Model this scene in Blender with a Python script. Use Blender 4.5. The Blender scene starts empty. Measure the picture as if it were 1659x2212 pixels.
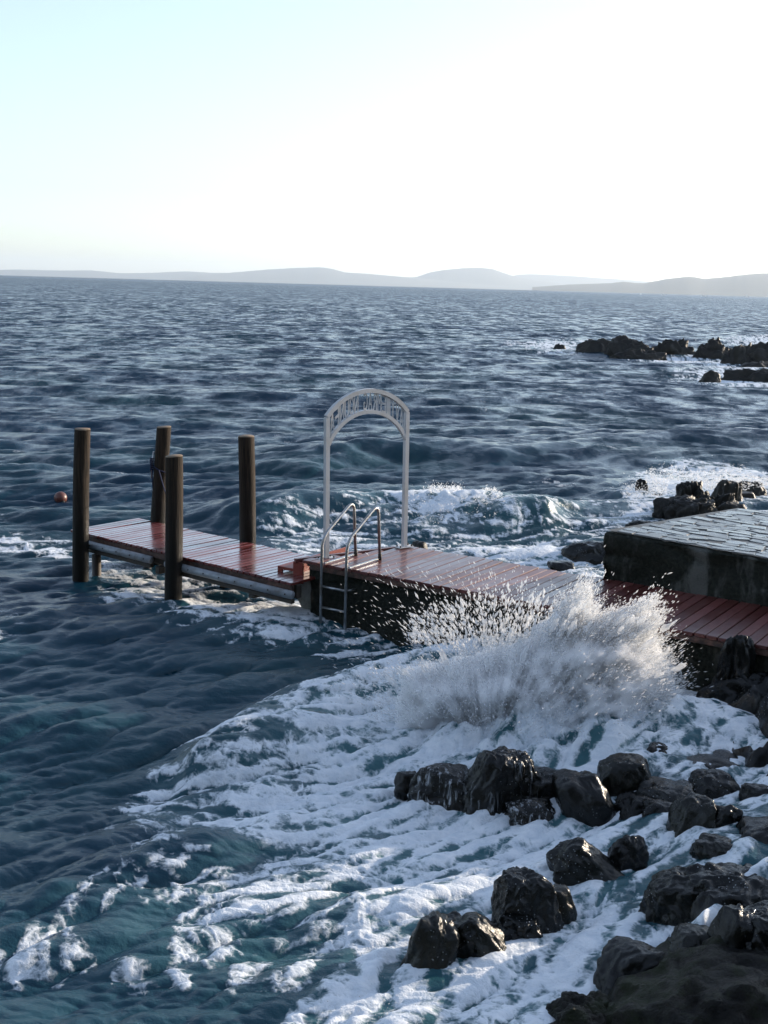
import bpy, bmesh, math, random
import numpy as np
from mathutils import Vector, Matrix

sc = bpy.context.scene
COL = sc.collection

# ---------------------------------------------------------------- camera
FPX, WPX, HPX = 2550.0, 1659.0, 2212.0          # survey frame used for measuring the place
CAM = np.array([0.0, 0.0, 4.8])
PITCH = math.atan(489.5 / FPX)
ROLL = math.radians(1.62)
Fv = np.array([0, math.cos(PITCH), -math.sin(PITCH)])
_R0 = np.array([1.0, 0, 0]); _U0 = np.array([0, math.sin(PITCH), math.cos(PITCH)])
Rv = _R0 * math.cos(ROLL) + _U0 * math.sin(ROLL)
Uv = _U0 * math.cos(ROLL) - _R0 * math.sin(ROLL)
cd = bpy.data.cameras.new('camera')
cd.sensor_fit = 'VERTICAL'; cd.sensor_height = 24.0; cd.lens = 24.0 * FPX / HPX
cd.clip_start = 0.1; cd.clip_end = 120000.0
cam = bpy.data.objects.new('camera', cd); COL.objects.link(cam)
M = Matrix.Identity(4)
for i in range(3):
    M[i][0] = Rv[i]; M[i][1] = Uv[i]; M[i][2] = -Fv[i]; M[i][3] = CAM[i]
cam.matrix_world = M
sc.camera = cam

# ---------------------------------------------------------------- sky, sun, exposure
SUN_AZ = math.radians(58)       # to the right of the view direction (+Y)
SUN_EL = math.radians(12)
world = bpy.data.worlds.new('World'); sc.world = world; world.use_nodes = True
wn = world.node_tree.nodes; wl = world.node_tree.links
bg = wn['Background']
sky = wn.new('ShaderNodeTexSky'); sky.sky_type = 'NISHITA'; sky.sun_disc = False
sky.sun_elevation = SUN_EL; sky.sun_rotation = SUN_AZ
sky.air_density = 1.0; sky.dust_density = 0.6; sky.ozone_density = 3.5; sky.altitude = 5
hs = wn.new('ShaderNodeHueSaturation'); hs.inputs['Saturation'].default_value = 0.63   # sky colour desaturated by hand, which pales the whole sky
wl.new(sky.outputs[0], hs.inputs['Color']); wl.new(hs.outputs[0], bg.inputs[0]); bg.inputs[1].default_value = 0.13
sl = bpy.data.lights.new('sun', 'SUN'); sl.energy = 2.8; sl.angle = math.radians(0.6)
sl.color = (1.0, 0.84, 0.66)
so = bpy.data.objects.new('sun', sl); COL.objects.link(so)
SUND = Vector((math.sin(SUN_AZ) * math.cos(SUN_EL), math.cos(SUN_AZ) * math.cos(SUN_EL), math.sin(SUN_EL)))
so.rotation_euler = SUND.to_track_quat('Z', 'Y').to_euler()
vs = sc.view_settings
vs.view_transform = 'Standard'; vs.look = 'None'; vs.gamma = 1.0; vs.exposure = 1.38
sc.cycles.use_denoising = True
sc.cycles.max_bounces = 14; sc.cycles.diffuse_bounces = 6; sc.cycles.glossy_bounces = 3
sc.cycles.transmission_bounces = 2; sc.cycles.volume_bounces = 12; sc.cycles.transparent_max_bounces = 20
sc.cycles.sample_clamp_indirect = 4.0

# ---------------------------------------------------------------- survey helpers
def ray(x, y): return Fv + Rv * ((x - WPX / 2) / FPX) + Uv * ((HPX / 2 - y) / FPX)
def onz(x, y, z=0.0):
    d = ray(x, y); return CAM + d * ((z - CAM[2]) / d[2])
def aty(x, y, Y):
    d = ray(x, y); return CAM + d * (Y / d[1])

# ---------------------------------------------------------------- noise
_rs = np.random.RandomState(7)
_P = np.tile(_rs.permutation(256), 3).astype(np.int32)
_ga = _rs.rand(256) * 2 * np.pi
_GX = np.cos(_ga).astype(np.float32); _GY = np.sin(_ga).astype(np.float32)
_g3 = _rs.randn(256, 3); _g3 /= np.linalg.norm(_g3, axis=1)[:, None]; _G3 = _g3.astype(np.float32)
def _fade(t): return t * t * t * (t * (t * 6 - 15) + 10)
def perlin2(x, y, seed=0):
    x = np.asarray(x, np.float32) + seed * 17.31; y = np.asarray(y, np.float32) - seed * 9.73
    xf = np.floor(x); yf = np.floor(y)
    xi = xf.astype(np.int32) & 255; yi = yf.astype(np.int32) & 255
    fx = x - xf; fy = y - yf
    u = _fade(fx); v = _fade(fy)
    a = _P[xi]; b = _P[xi + 1]
    h00 = _P[a + yi]; h10 = _P[b + yi]; h01 = _P[a + yi + 1]; h11 = _P[b + yi + 1]
    n00 = _GX[h00] * fx + _GY[h00] * fy
    n10 = _GX[h10] * (fx - 1) + _GY[h10] * fy
    n01 = _GX[h01] * fx + _GY[h01] * (fy - 1)
    n11 = _GX[h11] * (fx - 1) + _GY[h11] * (fy - 1)
    p = n00 + u * (n10 - n00); q = n01 + u * (n11 - n01)
    return (p + v * (q - p)) * 1.5
def fbm2(x, y, octv=4, seed=0, gain=0.5, lac=2.03):
    s = 0; a = 1.0; t = 0
    for o in range(octv):
        s = s + a * perlin2(x, y, seed + o * 3); t += a; a *= gain; x = x * lac; y = y * lac
    return s / t
def perlin3(p, seed=0):
    p = p.astype(np.float32) + np.float32(seed * 7.77)
    pf = np.floor(p); pi = pf.astype(np.int32) & 255; f = p - pf
    w = _fade(f); res = 0
    for dx in (0, 1):
        wx = w[:, 0] if dx else 1 - w[:, 0]
        for dy in (0, 1):
            wy = w[:, 1] if dy else 1 - w[:, 1]
            for dz in (0, 1):
                wz = w[:, 2] if dz else 1 - w[:, 2]
                h = _P[_P[_P[(pi[:, 0] + dx) & 255] + ((pi[:, 1] + dy) & 255)] + ((pi[:, 2] + dz) & 255)]
                g = _G3[h]
                res = res + wx * wy * wz * (g[:, 0] * (f[:, 0] - dx) + g[:, 1] * (f[:, 1] - dy) + g[:, 2] * (f[:, 2] - dz))
    return res * 1.5
def sstep(a, b, x):
    t = np.clip((x - a) / (b - a), 0, 1); return t * t * (3 - 2 * t)

# ---------------------------------------------------------------- object helpers
def mesh_np(name, V, Fa, smooth=True):
    V = np.asarray(V, np.float32); Fa = np.asarray(Fa, np.int32)
    me = bpy.data.meshes.new(name)
    n = Fa.shape[1]
    me.vertices.add(len(V)); me.vertices.foreach_set('co', V.ravel())
    me.loops.add(Fa.size); me.loops.foreach_set('vertex_index', Fa.ravel())
    me.polygons.add(len(Fa))
    me.polygons.foreach_set('loop_start', np.arange(0, Fa.size, n, dtype=np.int32))
    me.update(calc_edges=True)
    if smooth: me.polygons.foreach_set('use_smooth', np.ones(len(Fa), bool))
    return me
def link(name, me, mat=None, parent=None, loc=None, rot=None):
    o = bpy.data.objects.new(name, me); COL.objects.link(o)
    if mat and not me.materials: me.materials.append(mat)
    if parent: o.parent = parent
    if loc is not None: o.location = loc
    if rot is not None: o.rotation_euler = rot
    return o
def tag(o, label=None, cat=None, group=None, kind=None):
    if label: o['label'] = label
    if cat: o['category'] = cat
    if group: o['group'] = group
    if kind: o['kind'] = kind
    return o
def thing(name, loc, label, cat, group=None, rotz=0.0):
    o = bpy.data.objects.new(name, None); COL.objects.link(o)
    o.location = loc; o.rotation_euler = (0, 0, rotz); o.empty_display_size = 0.2
    return tag(o, label, cat, group)
def bm_mesh(name, bm, smooth=False):
    me = bpy.data.meshes.new(name); bm.normal_update(); bm.to_mesh(me); bm.free()
    if smooth:
        for p in me.polygons: p.use_smooth = True
    return me
def box_bm(bm, x0, x1, y0, y1, z0, z1):
    vs_ = [bm.verts.new((x, y, z)) for z in (z0, z1) for y in (y0, y1) for x in (x0, x1)]
    for f in ((0, 2, 3, 1), (4, 5, 7, 6), (0, 1, 5, 4), (2, 6, 7, 3), (0, 4, 6, 2), (1, 3, 7, 5)):
        bm.faces.new([vs_[i] for i in f])
def box_mesh(name, x0, x1, y0, y1, z0, z1, bevel=0.0, seg=1):
    bm = bmesh.new(); box_bm(bm, x0, x1, y0, y1, z0, z1)
    if bevel: bmesh.ops.bevel(bm, geom=bm.edges[:], offset=bevel, segments=seg, affect='EDGES')
    return bm_mesh(name, bm)
def prism_mesh(name, poly, z0, z1, bevel=0.0):
    bm = bmesh.new()
    b = [bm.verts.new((p[0], p[1], z0)) for p in poly]; t = [bm.verts.new((p[0], p[1], z1)) for p in poly]
    n = len(poly)
    bm.faces.new(b[::-1]); bm.faces.new(t)
    for i in range(n): bm.faces.new((b[i], b[(i + 1) % n], t[(i + 1) % n], t[i]))
    bmesh.ops.recalc_face_normals(bm, faces=bm.faces[:])
    if bevel: bmesh.ops.bevel(bm, geom=bm.edges[:], offset=bevel, segments=1, affect='EDGES')
    return bm_mesh(name, bm)
def tube_mesh(name, pts, rad, seg=10, square=False, caps=True):
    pts = [Vector(p) for p in pts]
    bm = bmesh.new(); rings = []
    rads = rad if isinstance(rad, (list, tuple)) else [rad] * len(pts)
    prev = None
    for i, p in enumerate(pts):
        if i == 0: t = pts[1] - p
        elif i == len(pts) - 1: t = p - pts[i - 1]
        else: t = (pts[i + 1] - p).normalized() + (p - pts[i - 1]).normalized()
        t.normalize()
        if prev is None:
            a = Vector((0, 0, 1)) if abs(t.z) < 0.9 else Vector((1, 0, 0))
            nrm = (a - t * a.dot(t)).normalized()
        else:
            nrm = (prev - t * prev.dot(t)).normalized()
        prev = nrm; bn = t.cross(nrm)
        ring = []
        for k in range(seg):
            an = 2 * math.pi * (k + 0.5) / seg
            rr = rads[i] * (1.0 / max(abs(math.cos(an)), abs(math.sin(an))) if square else 1.0)
            ring.append(bm.verts.new(p + (nrm * math.cos(an) + bn * math.sin(an)) * rr))
        rings.append(ring)
    for i in range(len(rings) - 1):
        for k in range(seg):
            bm.faces.new((rings[i][k], rings[i][(k + 1) % seg], rings[i + 1][(k + 1) % seg], rings[i + 1][k]))
    if caps:
        bm.faces.new(rings[0][::-1]); bm.faces.new(rings[-1])
    bmesh.ops.recalc_face_normals(bm, faces=bm.faces[:])
    return bm_mesh(name, bm, smooth=not square)
def smooth_path(pts, n=6):
    out = []
    P = [Vector(p) for p in pts]; P = [P[0] * 2 - P[1]] + P + [P[-1] * 2 - P[-2]]
    for i in range(1, len(P) - 2):
        for k in range(n):
            t = k / n
            a, b, c, d = P[i - 1], P[i], P[i + 1], P[i + 2]
            out.append(0.5 * ((2 * b) + (c - a) * t + (2 * a - 5 * b + 4 * c - d) * t * t + (3 * b - a - 3 * c + d) * t ** 3))
    out.append(P[-2]); return out
def rounded_path(pts, r, n=5):
    P = [Vector(p) for p in pts]; out = [P[0]]
    for i in range(1, len(P) - 1):
        a = P[i] + (P[i - 1] - P[i]).normalized() * r; c = P[i] + (P[i + 1] - P[i]).normalized() * r
        for k in range(n + 1):
            t = k / n; out.append(a * (1 - t) ** 2 + P[i] * 2 * t * (1 - t) + c * t * t)
    out.append(P[-1]); return out

# ---------------------------------------------------------------- materials
def newmat(name):
    m = bpy.data.materials.new(name); m.use_nodes = True
    nt = m.node_tree; return m, nt, nt.nodes['Principled BSDF']
class NT:
    def __init__(s, nt): s.nt = nt
    def n(s, t, **k):
        nd = s.nt.nodes.new(t)
        for a, b in k.items(): setattr(nd, a, b)
        return nd
    def l(s, a, b): s.nt.links.new(a, b)
    def val(s, sock, v):
        if hasattr(v, 'node'): s.l(v, sock)
        else: sock.default_value = v
    def math(s, op, a, b=None, clamp=False):
        nd = s.n('ShaderNodeMath', operation=op, use_clamp=clamp); s.val(nd.inputs[0], a)
        if b is not None: s.val(nd.inputs[1], b)
        return nd.outputs[0]
    def noise(s, vec, scale, detail=4, rough=0.55, dist=0.0, col=False):
        nd = s.n('ShaderNodeTexNoise'); s.l(vec, nd.inputs['Vector'])
        nd.inputs['Scale'].default_value = scale; nd.inputs['Detail'].default_value = detail
        nd.inputs['Roughness'].default_value = rough; nd.inputs['Distortion'].default_value = dist
        return nd.outputs['Color' if col else 'Fac']
    def mapr(s, v, a, b, c=0.0, d=1.0):
        nd = s.n('ShaderNodeMapRange', interpolation_type='SMOOTHSTEP'); s.val(nd.inputs[0], v)
        for i, q in enumerate((a, b, c, d)): s.val(nd.inputs[i + 1], q)
        return nd.outputs[0]
    def mix(s, f, a, b):
        nd = s.n('ShaderNodeMix', data_type='RGBA'); s.val(nd.inputs[0], f)
        for sock, v in ((nd.inputs[6], a), (nd.inputs[7], b)):
            if hasattr(v, 'node'): s.l(v, sock)
            else: sock.default_value = (*v, 1)
        return nd.outputs[2]
    def mapping(s, vec, scale):
        nd = s.n('ShaderNodeMapping'); s.l(vec, nd.inputs[0]); nd.inputs['Scale'].default_value = scale
        return nd.outputs[0]
    def bump(s, h, strength, dist):
        nd = s.n('ShaderNodeBump'); s.l(h, nd.inputs['Height'])
        nd.inputs['Strength'].default_value = strength; nd.inputs['Distance'].default_value = dist
        return nd.outputs[0]
    def pos(s): return s.n('ShaderNodeNewGeometry').outputs['Position']
    def obj(s): return s.n('ShaderNodeTexCoord').outputs['Object']
    def rnd(s): return s.n('ShaderNodeObjectInfo').outputs['Random']

def mat_plank(name, a, b, rough, coat=1.0):
    m, nt, p = newmat(name); k = NT(nt); o = k.obj(); r = k.rnd()
    g = k.noise(k.mapping(o, (1.2, 14, 14)), 3, 6, 0.65)
    w = k.noise(k.pos(), 1.7, 4)
    c = k.mix(k.mapr(k.math('ADD', g, k.math('MULTIPLY', k.math('SUBTRACT', r, 0.5), 0.5)), 0.25, 0.8), a, b)
    k.l(c, p.inputs['Base Color'])
    k.l(k.mapr(k.math('ADD', w, k.math('MULTIPLY', r, 0.25)), 0.4, 0.85, rough, rough + 0.3), p.inputs['Roughness'])
    k.l(k.bump(k.math('ADD', g, k.math('MULTIPLY', k.noise(k.pos(), 60, 2), 0.5)), 0.25, 0.004), p.inputs['Normal'])
    p.inputs['Coat Weight'].default_value = coat; p.inputs['Coat Roughness'].default_value = 0.17
    return m
MAT_PLANK = mat_plank('wet_red_painted_wood', (0.10, 0.014, 0.010), (0.175, 0.028, 0.021), 0.16)
MAT_PLANK2 = mat_plank('wet_worn_red_wood', (0.085, 0.020, 0.016), (0.155, 0.042, 0.034), 0.30, 0.35)

def mat_rust_edge():
    m, nt, p = newmat('weathered_edge_board'); k = NT(nt); n = k.noise(k.pos(), 9, 6, 0.7)
    k.l(k.mix(k.mapr(n, 0.35, 0.7), (0.03, 0.018, 0.014), (0.14, 0.07, 0.05)), p.inputs['Base Color'])
    p.inputs['Roughness'].default_value = 0.55
    k.l(k.bump(n, 0.4, 0.01), p.inputs['Normal']); return m
MAT_EDGE = mat_rust_edge()
def mat_redsteel():
    m, nt, p = newmat('red_painted_steel'); k = NT(nt); n = k.noise(k.pos(), 14, 6, 0.7)
    k.l(k.mix(k.mapr(n, 0.55, 0.72), (0.20, 0.028, 0.016), (0.10, 0.03, 0.02)), p.inputs['Base Color'])
    p.inputs['Roughness'].default_value = 0.45; return m
MAT_REDSTEEL = mat_redsteel()

def mat_pile():
    m, nt, p = newmat('weathered_pile_wood'); k = NT(nt); o = k.obj(); P = k.pos()
    g = k.noise(k.mapping(o, (16, 16, 0.8)), 2.2, 7, 0.68)
    kn = k.noise(k.mapping(o, (3, 3, 0.6)), 1.5, 3)
    sep = k.n('ShaderNodeSeparateXYZ'); k.l(P, sep.inputs[0])
    wetz = k.math('ADD', sep.outputs[2], k.math('MULTIPLY', k.math('SUBTRACT', kn, 0.5), 1.1))
    wet = k.mapr(wetz, 0.6, 1.9, 1.0, 0.0)
    c = k.mix(k.mapr(g, 0.3, 0.75), (0.008, 0.0055, 0.0035), (0.060, 0.040, 0.024))
    c = k.mix(k.math('MULTIPLY', k.mapr(kn, 0.5, 0.75), 0.5), c, (0.05, 0.042, 0.032))
    c = k.mix(wet, c, (0.006, 0.005, 0.0035)); k.l(c, p.inputs['Base Color'])
    k.l(k.mapr(wet, 0, 1, 0.8, 0.45), p.inputs['Roughness']); p.inputs['Specular IOR Level'].default_value = 0.25
    k.l(k.bump(g, 0.7, 0.02), p.inputs['Normal']); return m
MAT_PILE = mat_pile()
def mat_pile_top():
    m, nt, p = newmat('sawn_pile_end'); k = NT(nt)
    n = k.noise(k.obj(), 18, 5, 0.7); k.l(k.mix(n, (0.10, 0.07, 0.045), (0.27, 0.20, 0.13)), p.inputs['Base Color'])
    p.inputs['Roughness'].default_value = 0.8; k.l(k.bump(n, 0.5, 0.01), p.inputs['Normal']); return m
MAT_PILETOP = mat_pile_top()

def mat_metal(name, c1, c2, metal, rough, sc_=8):
    m, nt, p = newmat(name); k = NT(nt); n = k.noise(k.pos(), sc_, 6, 0.65)
    k.l(k.mix(k.mapr(n, 0.4, 0.75), c1, c2), p.inputs['Base Color'])
    p.inputs['Metallic'].default_value = metal
    k.l(k.mapr(n, 0.3, 0.8, rough, rough + 0.2), p.inputs['Roughness']); return m
MAT_PIPE = mat_metal('grey_galvanised_pipe', (0.30, 0.33, 0.36), (0.17, 0.17, 0.16), 0.15, 0.38, 5)
MAT_STEEL = mat_metal('stainless_ladder_steel', (0.42, 0.43, 0.44), (0.24, 0.22, 0.19), 0.9, 0.27, 9)
MAT_WHITE = mat_metal('white_painted_metal', (0.56, 0.565, 0.57), (0.47, 0.46, 0.44), 0.0, 0.35, 4)
MAT_DARK = mat_metal('dark_iron', (0.025, 0.023, 0.02), (0.06, 0.04, 0.03), 0.2, 0.55)
MAT_ROPE = mat_metal('blue_rope', (0.004, 0.009, 0.045), (0.012, 0.016, 0.035), 0.0, 0.8, 40)
MAT_BUOY = mat_metal('faded_orange_buoy', (0.13, 0.042, 0.030), (0.09, 0.034, 0.027), 0.0, 0.38, 6)
MAT_BOAT = mat_metal('white_boat_paint', (0.8, 0.8, 0.8), (0.7, 0.7, 0.7), 0.0, 0.4)
MAT_BEAM = mat_metal('dark_wet_timber', (0.03, 0.024, 0.018), (0.07, 0.05, 0.035), 0.0, 0.5, 6)

def mat_concrete(name, dark, mid, pale, thr, wetz=None, streak=True):
    m, nt, p = newmat(name); k = NT(nt); P = k.pos()
    big = k.noise(k.mapping(P, (1.3, 1.3, 0.55)), 1.6, 5, 0.6, 0.3); fine = k.noise(P, 22, 6, 0.7); st = k.noise(k.mapping(P, (4, 4, 0.35)), 1.6, 4)
    f = k.math('ADD', k.math('MULTIPLY', big, 0.7), k.math('MULTIPLY', st, 0.3))
    c = k.mix(k.mapr(fine, 0.35, 0.7), dark, mid)
    c = k.mix(k.mapr(f, thr, thr + 0.12), c, pale)
    c = k.mix(k.mapr(fine, 0.58, 0.72, 0, 0.5), c, dark)
    k.l(c, p.inputs['Base Color'])
    k.l(k.mapr(big, 0.3, 0.7, 0.5, 0.85), p.inputs['Roughness']); p.inputs['Specular IOR Level'].default_value = 0.2
    k.l(k.bump(k.math('ADD', k.noise(P, 5, 8, 0.7), k.math('MULTIPLY', fine, 0.4)), 0.8, 0.05), p.inputs['Normal']); return m
MAT_PIER = mat_concrete('algae_stained_concrete', (0.006, 0.008, 0.005), (0.024, 0.026, 0.019), (0.06, 0.062, 0.052), 0.55)
MAT_BLOCK = mat_concrete('stained_quay_concrete', (0.005, 0.007, 0.0045), (0.022, 0.025, 0.018), (0.105, 0.108, 0.098), 0.485)
MAT_BUTT = mat_concrete('pale_wet_concrete', (0.20, 0.21, 0.19), (0.32, 0.33, 0.30), (0.42, 0.43, 0.40), 0.5)
def mat_wettop():
    m, nt, p = newmat('wet_mortar_bed'); k = NT(nt); n = k.noise(k.pos(), 3.5, 6, 0.6)
    k.l(k.mix(n, (0.05, 0.052, 0.05), (0.12, 0.123, 0.118)), p.inputs['Base Color'])
    k.l(k.mapr(n, 0.42, 0.6, 0.4, 0.65), p.inputs['Roughness'])
    k.l(k.bump(n, 0.15, 0.02), p.inputs['Normal']); return m
MAT_WETTOP = mat_wettop()
def mat_paver():
    m, nt, p = newmat('wet_paving_stone'); k = NT(nt); n = k.noise(k.pos(), 11, 6, 0.65); r = k.rnd()
    k.l(k.mix(k.math('ADD', k.math('MULTIPLY', n, 0.6), k.math('MULTIPLY', r, 0.4)), (0.075, 0.079, 0.077), (0.13, 0.134, 0.13)), p.inputs['Base Color'])
    k.l(k.mapr(k.math('ADD', n, k.math('MULTIPLY', r, 0.5)), 0.4, 1.0, 0.13, 0.34), p.inputs['Roughness'])
    k.l(k.bump(n, 0.6, 0.010), p.inputs['Normal']); return m
MAT_PAVER = mat_paver()

def mat_rock(name, dark, mid, pale, rough, specks=0.0, bscale=1.0, moss=None, run=0.0):
    m, nt, p = newmat(name); k = NT(nt); P = k.pos()
    a = k.noise(P, 1.8 / bscale, 7, 0.6, 0.4); b = k.noise(P, 12 / bscale, 8, 0.7)
    c = k.mix(k.mapr(a, 0.35, 0.68), dark, mid)
    c = k.mix(k.mapr(b, 0.55, 0.78, 0, 0.8), c, pale)
    if moss:
        mo = k.noise(P, 6, 6, 0.7)
        c = k.mix(k.mapr(k.math('ADD', k.math('MULTIPLY', mo, 0.6), k.math('MULTIPLY', a, 0.4)), 0.45, 0.6), c, moss)
    rr = k.mapr(b, 0.35, 0.75, rough, rough + 0.2)
    if specks:
        vo = k.n('ShaderNodeTexVoronoi'); k.l(P, vo.inputs['Vector']); vo.inputs['Scale'].default_value = 34
        sp = k.math('MULTIPLY', k.mapr(vo.outputs['Distance'], 0.10, 0.2, 1.0, 0.0), k.mapr(k.noise(P, 2.5, 4), 0.5, 0.62))
        c = k.mix(k.math('MULTIPLY', sp, specks), c, (0.62, 0.66, 0.68))
    if run:   # threads of white water running down
        w1 = k.noise(k.mapping(P, (22, 22, 1.3)), 1.0, 5, 0.7, 0.5); w2 = k.noise(P, 1.6, 3)
        c = k.mix(k.math('MULTIPLY', k.math('MULTIPLY', k.mapr(w1, 0.53, 0.70), k.mapr(w2, 0.36, 0.6)), run), c, (0.66, 0.70, 0.74))
    k.l(c, p.inputs['Base Color']); k.l(rr, p.inputs['Roughness']); p.inputs['Specular IOR Level'].default_value = 0.32
    h = k.math('ADD', k.math('MULTIPLY', a, 1.0), k.math('MULTIPLY', b, 0.5 if not moss else 0.9))
    k.l(k.bump(h, 0.45 if not moss else 1.0, 0.045 * bscale if not moss else 0.12), p.inputs['Normal']); return m
MAT_ROCK = mat_rock('wet_dark_boulder', (0.0025, 0.003, 0.003), (0.008, 0.009, 0.0085), (0.020, 0.021, 0.019), 0.10, 0.55)
MAT_ROCKB = mat_rock('wet_black_rock', (0.0015, 0.002, 0.002), (0.005, 0.006, 0.0055), (0.010, 0.011, 0.0105), 0.14)
MAT_ROCKG = mat_rock('wet_olive_boulder', (0.003, 0.0038, 0.003), (0.012, 0.013, 0.0095), (0.027, 0.027, 0.021), 0.12, 0.45)
MAT_ROCKR = mat_rock('streaming_wet_boulder', (0.0025, 0.003, 0.003), (0.009, 0.010, 0.009), (0.022, 0.022, 0.020), 0.12, 0.4, 1.0, None, 0.75)
MAT_SLAB = mat_rock('mossy_slab_rock', (0.003, 0.003, 0.0025), (0.034, 0.029, 0.023), (0.11, 0.10, 0.085), 0.45, 0.0, 1.0, (0.020, 0.027, 0.008))
MAT_REEF = mat_rock('reef_rock', (0.006, 0.006, 0.005), (0.022, 0.020, 0.015), (0.07, 0.06, 0.042), 0.4, 0.0, 4.0)
MAT_HILL, _nt, _p = newmat('far_hill_scrub'); _p.inputs['Base Color'].default_value = (0.07, 0.08, 0.06, 1); _p.inputs['Roughness'].default_value = 0.95
_k = NT(_nt); _k.l(_k.mix(_k.noise(_k.pos(), 0.0012, 5), (0.035, 0.045, 0.045), (0.06, 0.065, 0.06)), _p.inputs['Base Color'])

def mat_spray():
    m, nt, p = newmat('white_sea_spray'); k = NT(nt)
    out = nt.nodes['Material Output']
    d = k.n('ShaderNodeBsdfDiffuse'); d.inputs[0].default_value = (0.95, 0.96, 0.97, 1)
    t = k.n('ShaderNodeBsdfTranslucent'); t.inputs[0].default_value = (0.95, 0.96, 0.97, 1)
    mx = k.n('ShaderNodeMixShader'); mx.inputs[0].default_value = 0.45
    k.l(d.outputs[0], mx.inputs[1]); k.l(t.outputs[0], mx.inputs[2]); tr = k.n('ShaderNodeBsdfTransparent'); m2 = k.n('ShaderNodeMixShader'); m2.inputs[0].default_value = 0.45
    k.l(mx.outputs[0], m2.inputs[1]); k.l(tr.outputs[0], m2.inputs[2]); k.l(m2.outputs[0], out.inputs['Surface'])
    return m
MAT_SPRAY = mat_spray()

def mat_sea():
    m, nt, p = newmat('sea_water'); k = NT(nt); P = k.pos()
    at = lambda n: k.n('ShaderNodeAttribute', attribute_name=n).outputs['Fac']
    foam, aer_glow, lost = at('foam'), at('aer_glow'), at('lost')
    # ---- ripples below the mesh resolution tilt the normal directly
    n1 = k.noise(k.mapping(P, (1.0, 0.7, 1)), 0.7, 6, 0.75, 0.0, True)
    n2 = k.noise(k.mapping(P, (1.0, 0.16, 1)), 0.30, 4, 0.7, 0.0, True)
    geo = k.n('ShaderNodeNewGeometry')
    def vm(op, a, b=None, s=None):
        nd = k.n('ShaderNodeVectorMath', operation=op); k.val(nd.inputs[0], a)
        if b is not None: k.val(nd.inputs[1], b)
        if s is not None: k.val(nd.inputs['Scale'], s)
        return nd.outputs[0]
    t1 = vm('SUBTRACT', n1, (0.5, 0.5, 0.5)); t2 = vm('SUBTRACT', n2, (0.5, 0.5, 0.5))
    t = vm('ADD', vm('SCALE', t1, s=6.0), vm('SCALE', t2, s=1.6))
    t = vm('MULTIPLY', t, (1.0, 1.0, 0.0))
    t = vm('ADD', t, (0.0, -0.55, 0.0))
    t = vm('SCALE', t, s=lost)
    nrm = vm('NORMALIZE', vm('ADD', geo.outputs['Normal'], t))
    fine = k.math('ADD', k.math('MULTIPLY', k.noise(k.mapping(P, (1.0, 1.35, 1)), 5.5, 6, 0.68), 1.8), k.math('MULTIPLY', k.noise(P, 26, 4, 0.6), 0.35))
    bp = k.n('ShaderNodeBump'); k.l(fine, bp.inputs['Height']); k.l(nrm, bp.inputs['Normal'])
    bp.inputs['Strength'].default_value = 0.38; bp.inputs['Distance'].default_value = 0.03
    # ---- foam coverage
    fn = k.noise(P, 30, 6, 0.7, 0.6); fn2 = k.noise(P, 7, 5, 0.65, 0.8)
    wp = vm('ADD', P, vm('SCALE', vm('SUBTRACT', k.noise(P, 3.5, 4, 0.6, 0.0, True), (0.5, 0.5, 0.5)), s=0.35))
    def lace(scale, wd):
        vo = k.n('ShaderNodeTexVoronoi', feature='DISTANCE_TO_EDGE'); k.l(wp, vo.inputs['Vector']); vo.inputs['Scale'].default_value = scale
        return k.mapr(vo.outputs['Distance'], 0.0, wd, 1.0, 0.0)
    lc = k.math('ADD', k.math('MULTIPLY', lace(6.5, 0.24), 0.55), k.math('MULTIPLY', lace(17.0, 0.30), 0.45))
    det = k.math('ADD', k.math('MULTIPLY', k.math('SUBTRACT', lc, 0.40), 0.75), k.math('MULTIPLY', k.math('SUBTRACT', k.math('ADD', k.math('MULTIPLY', fn, 0.6), k.math('MULTIPLY', fn2, 0.4)), 0.5), 1.1))
    cov = k.math('ADD', k.math('MULTIPLY', foam, 1.12), k.math('MULTIPLY', det, 0.72))
    cov = k.math('MULTIPLY', k.mapr(cov, 0.10, 1.06, 0.0, 0.97), k.mapr(foam, 0.03, 0.2))
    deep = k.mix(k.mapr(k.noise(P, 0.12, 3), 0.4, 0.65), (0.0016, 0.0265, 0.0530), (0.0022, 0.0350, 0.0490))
    wat = k.mix(aer_glow, deep, (0.075, 0.195, 0.215))  # aerated water, plus the sun-through-crest green painted into the colour
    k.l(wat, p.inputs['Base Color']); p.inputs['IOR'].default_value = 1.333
    k.l(k.mapr(lost, 0.0, 0.3, 0.07, 0.22), p.inputs['Roughness'])
    k.l(bp.outputs[0], p.inputs['Normal'])
    d = k.n('ShaderNodeBsdfDiffuse')
    k.l(k.mix(k.mapr(fn2, 0.3, 0.7), (0.66, 0.72, 0.78), (0.86, 0.89, 0.92)), d.inputs[0])
    k.l(k.bump(k.math('ADD', fn, k.math('ADD', fn2, k.math('MULTIPLY', lc, 0.5))), 0.42, 0.03), d.inputs['Normal'])
    mx = k.n('ShaderNodeMixShader'); k.l(cov, mx.inputs[0]); k.l(p.outputs[0], mx.inputs[1]); k.l(d.outputs[0], mx.inputs[2])
    k.l(mx.outputs[0], nt.nodes['Material Output'].inputs['Surface'])
    return m
MAT_SEA = mat_sea()

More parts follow.
